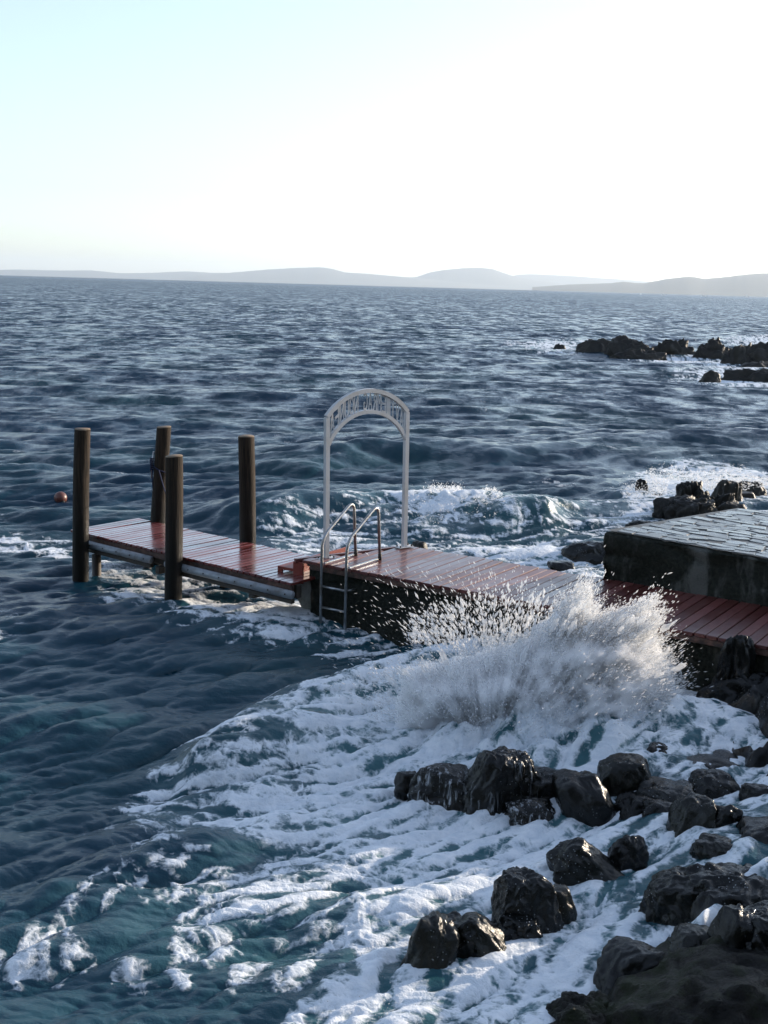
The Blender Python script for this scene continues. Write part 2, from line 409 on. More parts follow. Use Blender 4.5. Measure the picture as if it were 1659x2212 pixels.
# ================================================================ THE SEA
def poly_sd(x, y, poly):
    """signed distance, positive inside"""
    d = np.full(x.shape, 1e9, np.float32); inside = np.zeros(x.shape, bool); n = len(poly)
    for i in range(n):
        ax, ay = poly[i]; bx, by = poly[(i + 1) % n]
        ex, ey = bx - ax, by - ay
        t = np.clip(((x - ax) * ex + (y - ay) * ey) / (ex * ex + ey * ey), 0, 1)
        d = np.minimum(d, np.hypot(x - ax - t * ex, y - ay - t * ey))
        c = ((ay > y) != (by > y)) & (x < (bx - ax) * (y - ay) / (by - ay + 1e-9) + ax)
        inside ^= c
    return np.where(inside, d, -d)
def line_sd(x, y, pts):
    """distance to a polyline, side (+ = left of its direction) and 0..1 position along it"""
    d = np.full(x.shape, 1e9, np.float32); side = np.zeros(x.shape, np.float32); pos = np.zeros(x.shape, np.float32)
    n = len(pts) - 1
    for i in range(n):
        ax, ay = pts[i]; bx, by = pts[i + 1]; ex, ey = bx - ax, by - ay; L2 = ex * ex + ey * ey
        t = np.clip(((x - ax) * ex + (y - ay) * ey) / L2, 0, 1)
        q = np.hypot(x - ax - t * ex, y - ay - t * ey); c = ex * (y - ay) - ey * (x - ax)
        m = q < d; d = np.where(m, q, d); side = np.where(m, np.sign(c), side); pos = np.where(m, (i + t) / n, pos)
    return d, side, pos
def pz(pts, z=0.1): return [tuple(onz(x, y, z)[:2]) for x, y in pts]

BANDS = [(20, 0.026), (9, 0.036), (4.5, 0.062), (2.2, 0.100), (1.1, 0.145), (0.55, 0.195), (0.28, 0.205), (0.14, 0.150)]   # longest wave length, slope
def make_band(lam, slope, seed, N=512):
    rs = np.random.RandomState(seed); L = lam * 14
    kx = np.fft.fftfreq(N, L / N) * 2 * np.pi; KX, KY = np.meshgrid(kx, kx, indexing='ij'); K = np.hypot(KX, KY); K[0, 0] = 1
    lo, hi = 2 * np.pi / lam, 2 * np.pi / (lam / 2.05)
    wd = math.radians(-74 + rs.uniform(-22, 22)); cs = (KX * math.cos(wd) + KY * math.sin(wd)) / K
    sp = ((K > lo) & (K < hi)) * K ** -1.6 * (0.025 + np.clip(cs, 0, 1) ** 4.0)
    h = (rs.randn(N, N) + 1j * rs.randn(N, N)) * sp
    kk = 1.4 * lo
    H = np.real(np.fft.ifft2(h)); sc_ = (slope / kk) / H.std()
    DX = np.real(np.fft.ifft2(-1j * KX / K * h)); DY = np.real(np.fft.ifft2(-1j * KY / K * h))
    return L, (H * sc_).astype(np.float32), (DX * sc_).astype(np.float32), (DY * sc_).astype(np.float32)
def sample(T, u, v, N=512):
    u0 = np.floor(u); v0 = np.floor(v); fu = (u - u0).astype(np.float32); fv = (v - v0).astype(np.float32)
    i = u0.astype(np.int64) % N; j = v0.astype(np.int64) % N; i1 = (i + 1) % N; j1 = (j + 1) % N
    return [(t[i, j] * (1 - fu) + t[i1, j] * fu) * (1 - fv) + (t[i, j1] * (1 - fu) + t[i1, j1] * fu) * fv for t in T]

NC, NR = 940, 930
inner = np.linspace(-20.5, 20.5, NC - 120); s_ = np.linspace(0, 1, 61)[1:]
side_ = 20.5 + 55 * s_ ** 1.8
TH = np.radians(np.concatenate([-side_[::-1], inner, side_]))
# rows: even steps of depression angle near by, down to the horizon
el = math.radians(0.034) + (math.radians(40.0) - math.radians(0.034)) * np.linspace(1, 0, NR) ** 1.35
RR = CAM[2] / np.tan(el)
RG, TG = np.meshgrid(RR, TH, indexing='ij')
X0 = (RG * np.sin(TG)).ravel(); Y0 = (RG * np.cos(TG)).ravel(); R1 = RG.ravel()
DR = np.abs(np.gradient(RR))[:, None].repeat(len(TH), 1).ravel()
Xf = X0.astype(np.float32); Yf = Y0.astype(np.float32)

# ---- shelter: smaller wind waves in the lee of the pier and over the shore rocks
shore = sstep(0.3, 4.0, Xf - 0.10 * (Yf - 8)) * sstep(18, 13, Yf)
lee = sstep(0.0, 1.5, poly_sd(Xf, Yf, [(-7, 5), (-5.5, 16.5), (-1, 15.5), (6, 11), (6, 5)]))
amp = 1 - 0.45 * shore - 0.05 * lee
H = np.zeros_like(Xf); DX = np.zeros_like(Xf); DY = np.zeros_like(Xf); lost = np.zeros_like(Xf)
for b, (lam, slope) in enumerate(BANDS):
    L, h, dx, dy = make_band(lam, slope, 40 + b)
    ang = 0.37 * b; ca, sa = math.cos(ang) , math.sin(ang)
    ca, sa = 1.0, 0.0
    w = sstep(0.40, 0.17, DR / lam).astype(np.float32)
    gust = (1 + 0.45 * fbm2(Xf / (lam * 6), Yf / (lam * 6), 2, 60 + b)).astype(np.float32)
    a = w * amp * gust if lam < 8 else w * (1 - 0.5 * shore)
    m = w > 0.001
    u = (X0[m] + 13.7 * b) / L * 512; v = (Y0[m] - 7.1 * b) / L * 512
    hh, xx, yy = sample((h, dx, dy), u, v)
    H[m] += a[m] * hh; DX[m] += a[m] * xx * 1.15; DY[m] += a[m] * yy * 1.15
    lost += (1 - w) * slope ** 2
lost = np.sqrt(lost) * 1.0

# ---- breaking waves and the surge running up the rocks (metres)
def ridge(pts, h, wl, wr, ends=0.12):
    d, s, t = line_sd(Xf, Yf, pts)
    d = np.maximum(0, d)
    w = np.where(s > 0, wl, wr)
    return h * np.exp(-(d / w) ** 2) * sstep(0, ends, t) * sstep(1, 1 - ends, t), d * s, t
jit = 0.35 * fbm2(Xf / 1.1, Yf / 1.1, 3, 5)
Xs, Ys = Xf, Yf
Xf, Yf = Xs + jit, Ys + 0.7 * jit
R_back, sb_, tb_ = ridge(pz([(480, 1120), (640, 1085), (800, 1068), (960, 1070), (1100, 1082), (1240, 1092)], 0.4), 0.42, 1.5, 0.75)
R_mid, sm_, tm_ = ridge(pz([(560, 1010), (760, 960), (950, 955), (1150, 975)], 0.3), 0.30, 1.6, 0.9)
R_bore, sr_, tr_ = ridge(pz([(360, 1660), (460, 1575), (620, 1492), (800, 1440), (1000, 1405), (1180, 1395), (1330, 1410)], 0.25), 0.34, 0.35, 0.9, 0.2)
R_low, sl_, tl_ = ridge(pz([(60, 1960), (210, 1850), (380, 1800), (560, 1770)], 0.1), 0.14, 0.3, 0.5, 0.2)
Xf, Yf = Xs, Ys
H += R_back + R_mid + R_bore + R_low
surge = 0.30 * sstep(1.0, 3.6, Xf - 0.06 * (Yf - 9)) * sstep(15.5, 12.5, Yf)
H += surge

# ---- foam: how much air-white water lies where
near = (np.abs(TG.ravel()) < math.radians(24)) & (R1 < 160)
ix = np.nonzero(near)[0]; xx = Xf[ix]; yy = Yf[ix]
wx = fbm2(xx / 1.6, yy / 1.6, 4, 11); wy = fbm2(xx / 1.6, yy / 1.6, 4, 31)
big = fbm2(xx / 2.3, yy / 2.3, 3, 77)
D = np.zeros_like(xx); A = np.zeros_like(xx)
def add(poly, strength, edge, aer_glow=0.6, warp=0.55, z=0.1, ae=1.0):
    global D, A
    P_ = pz(poly, z)
    sd = poly_sd(xx + warp * wx, yy + warp * wy, P_)
    D = np.maximum(D, strength * sstep(-edge, edge, sd)); A = np.maximum(A, aer_glow * sstep(-ae, ae * 0.8, sd))
# main wash
WASH = [(620, 1500), (540, 1565), (430, 1605), (350, 1670), (325, 1740), (300, 1840), (150, 1900), (100, 1965), (160, 2050), (270, 2105), (420, 2130), (620, 2160), (700, 2230), (800, 2400), (1800, 2400), (1800, 1500), (1460, 1500), (1330, 1420), (1150, 1400), (1000, 1415), (800, 1450)]
add(WASH, 0.43, 0.75, 0.5, 1.0)
add([(560, 1560), (420, 1640), (350, 1700), (400, 1790), (560, 1870), (640, 1990), (700, 2100), (760, 2400), (1800, 2400), (1800, 1540), (1300, 1400), (900, 1430), (640, 1500)], 0.52, 0.9, 0.7, 1.0)
add([(640, 1500), (600, 1600), (640, 1720), (700, 1850), (720, 2000), (680, 2250), (1000, 2250), (1250, 2090), (1480, 2000), (1400, 1800), (1500, 1690), (1420, 1540), (1200, 1420), (900, 1440)], 0.70, 0.9, 0.9, 0.9)
add([(780, 1900), (740, 2050), (700, 2230), (860, 2260), (880, 2080)], 1.0, 0.35, 1.0, 0.4)
add([(900, 1700), (1100, 1720), (1400, 1690), (1480, 1740), (1400, 1900), (1280, 2000), (1000, 2110), (860, 2120), (830, 1900)], 0.66, 0.5, 0.8, 0.6)
CASC = [(1500, 1975), (1540, 1905), (1600, 1872), (1690, 1840), (1820, 1820), (1820, 1930), (1660, 1905), (1585, 1950), (1540, 1990)]
add(CASC, 0.85, 0.12, 0.6, 0.15, 0.55)
# open water left in the wash
for poly, s_h in ([(400, 1735), (560, 1790), (520, 1830), (420, 1800)], 0.75), ([(160, 1960), (330, 1920), (420, 2000), (300, 2060), (190, 2030)], 0.5), ([(520, 1960), (660, 2000), (640, 2080), (480, 2060)], 0.4), ([(820, 1770), (960, 1790), (930, 1850), (840, 1850)], 0.25), ([(1100, 1830), (980, 1790), (1080, 1770)], 0.3), ([(1330, 1890), (1440, 1905), (1400, 1950), (1310, 1945)], 0.35), ([(900, 2110), (1000, 2050), (960, 2150)], 0.35):
    sd = poly_sd(xx + 0.3 * wx, yy + 0.3 * wy, pz(poly)); D -= s_h * sstep(-0.2, 0.25, sd)
# right, behind the wash, under the black rock
add([(1440, 1540), (1660, 1500), (1800, 1560), (1800, 1700), (1450, 1680)], 0.62, 0.2, 0.4, 0.4)
# under and beside the gangway
add([(200, 1195), (330, 1225), (520, 1265), (640, 1275), (700, 1330), (690, 1360), (600, 1370), (420, 1330), (260, 1285)], 0.60, 0.5, 0.5, 0.6)
add([(560, 1275), (700, 1285), (720, 1350), (620, 1360), (480, 1330), (440, 1290)], 0.80, 0.4, 0.7, 0.6)
add([(-60, 1150), (160, 1160), (170, 1195), (-60, 1185)], 0.52, 0.4, 0.3, 0.6)
add([(700, 1345), (1000, 1385), (980, 1425), (700, 1395)], 0.42, 0.25, 0.3, 0.4)
# breaker and wash behind the pier
add([(860, 1085), (920, 1066), (1000, 1060), (1080, 1072), (1110, 1095), (1040, 1115), (930, 1132), (880, 1118)], 0.82, 0.5, 0.8, 0.9)
add([(740, 1090), (1130, 1060), (1330, 1090), (1400, 1060), (1500, 1010), (1700, 1010), (1700, 1180), (1300, 1260), (1000, 1205), (880, 1185), (790, 1150)], 0.24, 0.8, 0.35, 1.2)
add([(990, 1190), (1060, 1155), (1150, 1150), (1240, 1165), (1310, 1160), (1310, 1260), (1200, 1240), (1050, 1215)], 0.62, 0.4, 0.75, 0.8)
add([(1310, 1085), (1380, 1030), (1450, 985), (1560, 990), (1700, 1010), (1700, 1060), (1420, 1110), (1330, 1110)], 0.60, 0.6, 0.7, 1.0)
add([(560, 1150), (680, 1120), (760, 1140), (860, 1170), (820, 1195), (640, 1195)], 0.34, 0.6, 0.35, 0.8)
# milky green water in the near corner
add([(-200, 1800), (250, 1850), (500, 2000), (700, 2300), (-200, 2400)], 0.0, 0.4, 0.34, 0.8, 0.1, 1.5)
add([(-100, 1350), (600, 1400), (500, 1600), (200, 1800), (-200, 1850)], 0.0, 0.4, 0.24, 0.8, 0.1, 1.5)
# the far reef
add([(1110, 738), (1250, 733), (1255, 750), (1190, 760)], 0.66, 3.0, 0.4, 4.0)
add([(1380, 772), (1520, 766), (1600, 790), (1700, 795), (1700, 835), (1600, 830), (1500, 822), (1490, 800), (1540, 790)], 0.60, 2.5, 0.4, 3.0)
add([(1560, 728), (1700, 720), (1700, 760), (1590, 745)], 0.5, 3.0, 0.2, 4.0)
# streaks drawn out along the run of the water
CTRL = [((450, 1650), (-1, .15)), ((650, 1560), (-1, .3)), ((420, 1800), (-1, -.15)), ((250, 1950), (-.6, .5)), ((150, 1980), (.1, 1)), ((350, 2080), (1, .25)), ((560, 2020), (-1, -.3)), ((700, 1900), (-.9, .3)), ((800, 2100), (-.2, 1)), ((1000, 2100), (-.9, .6)), ((1200, 1980), (-.9, .6)), ((1100, 1780), (-1, .25)), ((950, 1800), (-1, .5)), ((1350, 1900), (-.8, .5)), ((1350, 1720), (-.7, .6)), ((900, 1500), (-1, .25)), ((1550, 1700), (-1, .4)), ((500, 1290), (-1, -.2)), ((1100, 1200), (-1, .1)), ((1000, 1090), (-.3, 1)), ((1500, 1020), (-1, .2))]
fx = np.full_like(xx, -0.02); fy = np.full_like(xx, -0.004)
for (cx_, cy_), (dx_, dy_) in CTRL:
    a0 = onz(cx_, cy_)[:2]; a1 = onz(cx_ + 12 * dx_, cy_ + 12 * dy_)[:2]; dv = (a1 - a0) / np.linalg.norm(a1 - a0)
    w_ = np.exp(-(((xx - a0[0]) ** 2 + (yy - a0[1]) ** 2) / 0.9 ** 2)).astype(np.float32); fx += w_ * dv[0]; fy += w_ * dv[1]
fx += 0.25 * np.hypot(fx, fy) * wy * 2; fy += 0.25 * np.hypot(fx, fy) * wx * 2
fl = np.hypot(fx, fy) + 1e-6; fx /= fl; fy /= fl
stk = np.zeros_like(xx)
for k_ in range(-6, 7):
    qx = xx + fx * 0.055 * k_ - fy * 0.004 * k_ * k_ * wx; qy = yy + fy * 0.055 * k_ + fx * 0.004 * k_ * k_ * wx
    stk += perlin2(qx * 5.5, qy * 5.5, 201) + 0.7 * perlin2(qx * 11, qy * 11, 203)
stk /= stk.std() + 1e-6
# lacy pattern
q = 0.42
px_ = (xx + q * wx * 1.5) ; py_ = (yy + q * wy * 1.5)
n1 = fbm2(px_ * 1.5, py_ * 1.5, 5, 3, 0.55); n2 = fbm2(px_ * 1.5 + 0.9 * n1, py_ * 2.3 + 0.9 * wx, 4, 23, 0.55)
lace = np.clip(1 - np.abs(n2) * 2.6, 0, 1) ** 1.7; lace2 = np.clip(1 - np.abs(fbm2(px_ * 4.2 + n1, py_ * 4.2, 3, 57, 0.55)) * 2.4, 0, 1) ** 1.6
fb = 0.5 + 1.25 * n1
sparse = 0.46 * lace + 0.30 * lace2 + 0.22 * fb + 0.20 * stk + 0.10
densep = 0.38 * fb + 0.20 * lace2 + 0.16 * lace + 0.25 * stk + 0.14
mixd = sstep(0.55, 0.9, D); Pn = sparse * (1 - mixd) + densep * mixd
D = np.clip(D + 0.16 * big, 0, 1.05)
fo = sstep(-0.40, 0.46, Pn - (1.04 - D * 1.05)) * sstep(0.03, 0.15, D)
# whitecaps where a crest is steep
crest = np.zeros_like(Xf)
hc = H[ix]; capn = fbm2(xx / 9, yy / 5, 3, 91)
cap = sstep(0.34, 0.5, hc) * sstep(0.18, 0.42, capn) * 0.55 * np.clip(0.5 + 1.5 * n1, 0, 1) * (D < 0.2)
fo = np.maximum(fo, cap)
tb = tb_[ix]; sb = sb_[ix]
fo = np.clip(fo, 0, 1)
foam = np.zeros_like(Xf); aer_glow = np.zeros_like(Xf)
foam[ix] = fo; aer_glow[ix] = np.clip(A * (0.55 + 0.5 * n1 + 0.35 * fo), 0, 1)
# green of sun shining through thin wave crests, painted in by ridge height
aer_glow = np.clip(aer_glow + 0.25 * np.clip(R_back + R_mid, 0, 1), 0, 1)
# foam stands up in lumps
lump = 0.5 * np.abs(fbm2(px_ * 2.2, py_ * 2.2, 4, 101, 0.55)) + 0.35 * np.abs(n1)
thick = np.clip(D - 0.52, 0, 1) * fo * 1.2
H[ix] += thick * (lump * 0.20 + 0.022 * np.clip(stk, -1.5, 2)) * sstep(60, 20, yy) + 0.015 * fo
# heaped white water where the wave bursts on the rocks
cx, cy = onz(1220, 1560, 0.2)[:2]
heap = np.exp(-(((Xf - cx) / 1.25) ** 2 + ((Yf - cy) / 0.75) ** 2))
H += heap * (0.50 + 0.45 * fbm2(Xf * 2.4, Yf * 2.4, 4, 15))
# the surge pours in folds over the rock shelf
stepn = fbm2(Xf * 1.1 + 0.4 * Yf, Yf * 1.1 - 0.3 * Xf, 4, 8, 0.5)
H += shore * 0.20 * stepn
H += 0.30 * sstep(-0.18, 0.16, poly_sd(Xf, Yf, pz(CASC, 0.55)))
calm = sstep(6.0, 5.2, R1)
H *= (1 - 0.5 * calm)
Vv = np.stack([X0 + DX, Y0 + DY, H], 1)
nc = len(TH)
ii, jj = np.meshgrid(np.arange(NR - 1), np.arange(nc - 1), indexing='ij')
a = (ii * nc + jj).ravel()
quads = np.stack([a, a + nc, a + nc + 1, a + 1], 1)[:, ::-1]
me = mesh_np('sea', Vv, quads)
for nm, arr in (('foam', foam), ('aer_glow', aer_glow), ('lost', lost)):
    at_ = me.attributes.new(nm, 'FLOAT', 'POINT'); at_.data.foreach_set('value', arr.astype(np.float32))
sea = tag(link('sea', me, MAT_SEA), 'choppy dark blue sea with white foam', None, None, 'structure')
def sea_z(x, y):
    k_ = np.argmin((Vv[:, 0] - x) ** 2 + (Vv[:, 1] - y) ** 2); return float(Vv[k_, 2])

# ================================================================ FAR HILLS
def hill(profile, Y, depth, seed, label):
    xs = np.array([p[0] for p in profile], float); ys = np.array([p[1] for p in profile], float)
    n = 220; gx = np.linspace(xs[0], xs[-1], n); gy = np.interp(gx, xs, ys)
    top = np.array([aty(a_, b_, Y) for a_, b_ in zip(gx, gy)])
    zt = np.maximum(top[:, 2] + 6 * fbm2(gx / 14, gx * 0 + seed, 4, seed), 2)
    V = []; m = 14
    for j in range(m):
        t = j / (m - 1); s = (t - 0.45) / 0.55 if t > 0.45 else (t - 0.45) / 0.45
        prof = math.cos(s * math.pi / 2) ** 1.2
        yv = Y + s * depth
        z = -60 + (zt + 60) * prof * (1 + 0.05 * fbm2(gx / 60, gx * 0 + j * 0.7, 4, seed + 1) * (abs(s) > 0.08))
        V.append(np.stack([top[:, 0] * yv / Y, np.full(n, yv), z], 1))
    V = np.concatenate(V); i_, j_ = np.meshgrid(np.arange(m - 1), np.arange(n - 1), indexing='ij'); a_ = (i_ * n + j_).ravel()
    o = link('hill', mesh_np('hill', V, np.stack([a_, a_ + 1, a_ + n + 1, a_ + n], 1)), MAT_HILL)
    return tag(o, label, None, None, 'structure')
hill([(-400, 588), (-60, 584), (40, 582), (120, 584), (200, 584), (260, 590), (330, 589), (400, 586), (460, 589), (540, 590), (640, 594), (760, 600)], 26000, 3500, 1, 'low pale hills at the far left of the horizon')
hill([(430, 594), (520, 587), (570, 583), (630, 579), (690, 577), (715, 580), (745, 588), (800, 592), (860, 597), (920, 602), (1000, 608), (1100, 616)], 24000, 3500, 2, 'rounded pale hill left of the middle of the horizon')
hill([(840, 604), (900, 598), (930, 588), (960, 583), (1000, 579), (1040, 578), (1065, 581), (1090, 590), (1115, 598), (1160, 606), (1230, 614), (1300, 622)], 25500, 3500, 3, 'broad pale hill right of the middle of the horizon')
hill([(1080, 602), (1120, 593), (1150, 592), (1220, 595), (1290, 600), (1340, 603), (1400, 608), (1480, 616), (1560, 626)], 29000, 4000, 4, 'palest low ridge behind the other hills')
hill([(1150, 620), (1240, 614), (1310, 612), (1345, 609), (1390, 612), (1430, 604), (1460, 600), (1492, 597), (1520, 602), (1560, 599), (1600, 594), (1640, 590), (1690, 592), (1760, 586), (1900, 590), (2100, 604)], 13500, 2200, 5, 'nearest grey hill at the far right of the horizon')

# ================================================================ ROCKS
_ico = {}
def ico(sub):
    if sub not in _ico:
        bm = bmesh.new(); bmesh.ops.create_icosphere(bm, subdivisions=sub, radius=1.0)
        V = np.array([v.co[:] for v in bm.verts]); Fa = np.array([[v.index for v in f.verts] for f in bm.faces]); bm.free()
        _ico[sub] = (V, Fa)
    return _ico[sub]
def rock_verts(size, seed, rough, facet, sub, rotz, tilt=0.0, freq=1.0, crag=False):
    V, Fa = ico(sub); V = V.copy(); rs = np.random.RandomState(seed)
    V = V / (np.sum(np.abs(V) ** 2.9, 1) ** (1 / 2.9))[:, None]
    V[:, 0] *= 1 - 0.14 * V[:, 2]; V[:, 1] *= 1 - 0.14 * V[:, 2]
    rough = rough * 0.85; facet = facet * 0.6
    r = 1 + rough * (0.95 * perlin3(V * 1.1 * freq, seed) + 0.55 * perlin3(V * 2.4 * freq, seed + 5) + 0.22 * perlin3(V * 5.2 * freq, seed + 9))
    cr = 1 - np.abs(perlin3(V * 1.9 * freq, seed + 13)) * 6
    r = r - 0.10 * rough * np.clip(cr, 0, 1)
    V = V * r[:, None]
    for k_ in range(int(facet * 12)):
        nv = rs.randn(3); nv[2] = abs(nv[2]) * 1.1; nv /= np.linalg.norm(nv); d0 = rs.uniform(0.72, 1.0)
        dt = V @ nv; over = np.clip(dt - d0, 0, None)
        V = V - nv[None] * (over * 0.8)[:, None]
    if crag:
        rg = 1 - np.abs(perlin3(V * np.array([2.2, 2.2, 1.2]) * freq, seed + 31)) * 2.2
        rg2 = 1 - np.abs(perlin3(V * 4.6 * freq, seed + 33)) * 2.2
        V = V * (0.88 + 0.16 * rg + 0.08 * rg2)[:, None]
    else:
        rg = 1 - np.abs(perlin3(V * np.array([1.5, 1.5, 1.0]) * freq, seed + 31)) * 2.4; rg2 = 1 - np.abs(perlin3(V * 3.7 * freq, seed + 33)) * 2.4
        V = V * (0.94 + 0.07 * rg + 0.035 * rg2)[:, None]
        over = np.clip(V[:, 2] - rs.uniform(0.62, 0.85), 0, None); V[:, 2] -= 0.6 * over
    V[:, 0] += rs.uniform(-0.38, 0.38) * V[:, 2]; V[:, 1] += rs.uniform(0.0, 0.35) * V[:, 2]
    mx_ = np.abs(V).max(0); V = V / mx_[None]
    if sub >= 6:
        V = V * (1 + 0.03 * perlin3(V * 6.0, seed + 41) - 0.035 * np.clip(1 - 8 * np.abs(perlin3(V * 3.0, seed + 43)), 0, 1))[:, None]
    if sub >= 5:
        V = V * (1 + 0.018 * rough / 0.3 * perlin3(V * 11, seed + 21) + 0.010 * perlin3(V * 23, seed + 22))[:, None]
    V = V * np.array(size)[None]
    c, s = math.cos(tilt), math.sin(tilt)
    V = np.stack([V[:, 0] * c + V[:, 2] * s, V[:, 1], -V[:, 0] * s + V[:, 2] * c], 1)
    c, s = math.cos(rotz), math.sin(rotz)
    return np.stack([V[:, 0] * c - V[:, 1] * s, V[:, 0] * s + V[:, 1] * c, V[:, 2]], 1), Fa
def rock(label, x0, y0, x1, y1, zb=0.0, dr=0.9, under=0.55, seed=1, rough=0.30, facet=0.3, sub=5, mat=None, tilt=0.0, group=None, name='boulder', freq=1.0, rotz=0.0, wide=1.3, zt=None):
    """a rock whose foot stands at the waterline y1 and whose crown reaches y0 on the survey"""
    xm = (x0 + x1) / 2
    P_ = onz(xm, y1, zb); d = float((P_ - CAM) @ Fv)
    rx = (x1 - x0) / 2 * d / FPX; ry = rx * dr
    dirh = np.array([P_[0], P_[1]]); dirh /= np.linalg.norm(dirh)
    cxy = P_[:2] + dirh * ry * 0.75
    crag = group == G3
    if zt is None: zt = aty(xm, y0, P_[1] + ry * (0.75 if crag or group == G2 else 1.35))[2]
    h = max(zt - zb, 0.14 * rx + 0.03); h *= 0.86 if group == G1 else (1.3 if mat is MAT_REEF and group == G2 else 1.0); zt = zb + h; zc = zb - max(under * h, 0.45 * rx); rz = zt - zc
    V, Fa = rock_verts((rx * (wide if not crag else 1.7), ry * (0.5 + 0.5 * wide), rz * (1.12 if crag else 1)), seed, rough, facet, sub, rotz, tilt, freq, crag)
    o = link(name, mesh_np(name, V, Fa), mat or MAT_ROCK, loc=(cxy[0], cxy[1], zc - (0.05 if group == G1 else 0)))
    return tag(o, label, 'rock', group)
G1 = 'boulders in the surf below the pier'; G2 = 'rocks behind the concrete quay'; G3 = 'rocks of the far reef'
S = 0.28    # level of the surge water on the shelf
rock('grey rock with a sloping left side, left of the tall dark boulder under the splash', 893, 1582, 1025, 1700, 0.12, 0.9, 0.4, 11, 0.3, 0.5, 5, MAT_ROCKR, 0.25, G1)
rock('tall dark boulder at the foot of the splash with water streaming off it', 985, 1562, 1150, 1716, 0.14, 0.9, 0.4, 12, 0.28, 0.4, 6, MAT_ROCKR, 0, G1)
rock('low dark boulder right of the tall boulder at the foot of the splash', 1105, 1602, 1235, 1700, 0.16, 0.9, 0.4, 13, 0.3, 0.3, 5, MAT_ROCKR, 0, G1)
rock('small dark stone just left of the sloping grey rock in the wash', 858, 1640, 908, 1682, 0.1, 0.9, 0.4, 14, 0.3, 0.3, 4, MAT_ROCK, 0, G1)
rock('smooth black round boulder at the lower right edge of the splash', 1205, 1612, 1330, 1732, 0.2, 1.0, 0.4, 15, 0.2, 0.1, 5, MAT_ROCK, -0.15, G1)
rock('flat topped grey boulder resting behind the black round boulder at the splash edge', 1295, 1580, 1405, 1690, 0.24, 1.0, 0.3, 16, 0.2, 0.2, 5, MAT_ROCKG, -0.1, G1)
rock('foam washed low rock in front of the tall dark boulder', 1095, 1690, 1210, 1742, 0.14, 0.8, 0.6, 17, 0.25, 0.2, 5, MAT_ROCKR, 0, G1)
rock('long slanting boulder with a pale sunlit tip in the middle of the surf', 1188, 1758, 1335, 1862, 0.2, 0.7, 0.35, 18, 0.3, 0.3, 5, MAT_ROCKG, -0.45, G1)
rock('small dark knob right of the slanting boulder with the pale tip', 1322, 1764, 1400, 1838, 0.22, 0.9, 0.4, 19, 0.35, 0.3, 5, MAT_ROCK, 0, G1)
rock('big wet blocky boulder with a broken pale corner in the near surf', 1066, 1820, 1208, 1962, 0.2, 0.9, 0.3, 20, 0.22, 0.6, 6, MAT_ROCK, 0.05, G1)
rock('small rounded stone touching the right side of the big blocky boulder', 1180, 1882, 1240, 1938, 0.2, 0.9, 0.4, 21, 0.25, 0.2, 4, MAT_ROCKG, 0, G1)
rock('pointed grey rock, leftmost of the boulders in the near foam', 868, 1913, 985, 2062, 0.12, 0.9, 0.3, 22, 0.32, 0.5, 5, MAT_ROCKG, 0.35, G1)
rock('dark wedge shaped rock between the leftmost grey rock and the big blocky boulder', 975, 1916, 1092, 2036, 0.14, 0.8, 0.3, 23, 0.3, 0.6, 5, MAT_ROCKG, -0.35, G1)
rock('low jagged rock lying between the leftmost grey rock and the dark wedge', 940, 1935, 1030, 2010, 0.12, 0.8, 0.3, 24, 0.5, 0.4, 5, MAT_ROCK, 0, G1)
rock('big smooth sloping boulder at the right with its side to the white pool', 1402, 1798, 1580, 1972, S, 1.0, 0.35, 25, 0.22, 0.3, 6, MAT_ROCKG, -0.3, G1)
rock('largest dark smooth boulder reaching out of the right edge', 1470, 1772, 1760, 2006, S, 0.8, 0.35, 26, 0.24, 0.25, 6, MAT_ROCK, 0.1, G1)
rock('olive boulder with an overhang above the big smooth sloping boulder', 1438, 1676, 1560, 1790, S, 0.9, 0.35, 27, 0.3, 0.4, 5, MAT_ROCKG, 0.0, G1)
rock('black cleft rock just right of the olive overhanging boulder', 1510, 1700, 1590, 1790, S, 0.8, 0.35, 28, 0.3, 0.4, 5, MAT_ROCKB, 0.1, G1)
rock('tall black boulder cut by the right edge above the largest smooth boulder', 1575, 1680, 1760, 1850, S, 0.9, 0.35, 29, 0.25, 0.3, 5, MAT_ROCKB, 0.0, G1)
rock('flat brown rock with a sunlit chip wedged above the largest smooth boulder', 1500, 1758, 1600, 1830, S + 0.1, 0.9, 0.35, 30, 0.4, 0.5, 5, MAT_ROCKG, 0.0, G1)
rock('dark flat rock over which thin water runs, right of the splash edge boulders', 1370, 1648, 1500, 1712, S, 0.9, 0.6, 31, 0.3, 0.2, 5, MAT_ROCK, 0.0, G1)
rock('dome shaped dark rock behind the olive overhanging boulder', 1490, 1632, 1602, 1702, S, 0.9, 0.5, 32, 0.25, 0.2, 5, MAT_ROCK, 0.0, G1)
rock('broad flat dark ledge behind the dome shaped rock', 1440, 1592, 1640, 1658, S, 1.0, 0.6, 33, 0.3, 0.3, 5, MAT_ROCKB, 0.0, G1)
rock('low grey ledge cut by the right edge behind the surf', 1590, 1598, 1780, 1665, S, 0.9, 0.6, 34, 0.3, 0.3, 5, MAT_ROCKG, 0.0, G1)
rock('small craggy stone at the right rim of the splash', 1385, 1575, 1440, 1622, S, 0.9, 0.4, 35, 0.45, 0.4, 4, MAT_ROCKB, 0, G1)
rock('flat black stone in the foam below the big black rock', 1540, 1558, 1680, 1602, S, 0.9, 0.6, 36, 0.3, 0.2, 5, MAT_ROCKB, 0, G1)
rock('lumpy dark boulder at the right edge with a small waterfall on its left', 1528, 1888, 1640, 2046, 0.45, 0.9, 0.3, 37, 0.32, 0.4, 5, MAT_ROCK, 0.2, G1)
rock('round shouldered boulder cut by the right edge above the mossy slab', 1590, 1880, 1780, 2060, 0.45, 0.9, 0.3, 38, 0.28, 0.3, 6, MAT_ROCK, 0, G1)
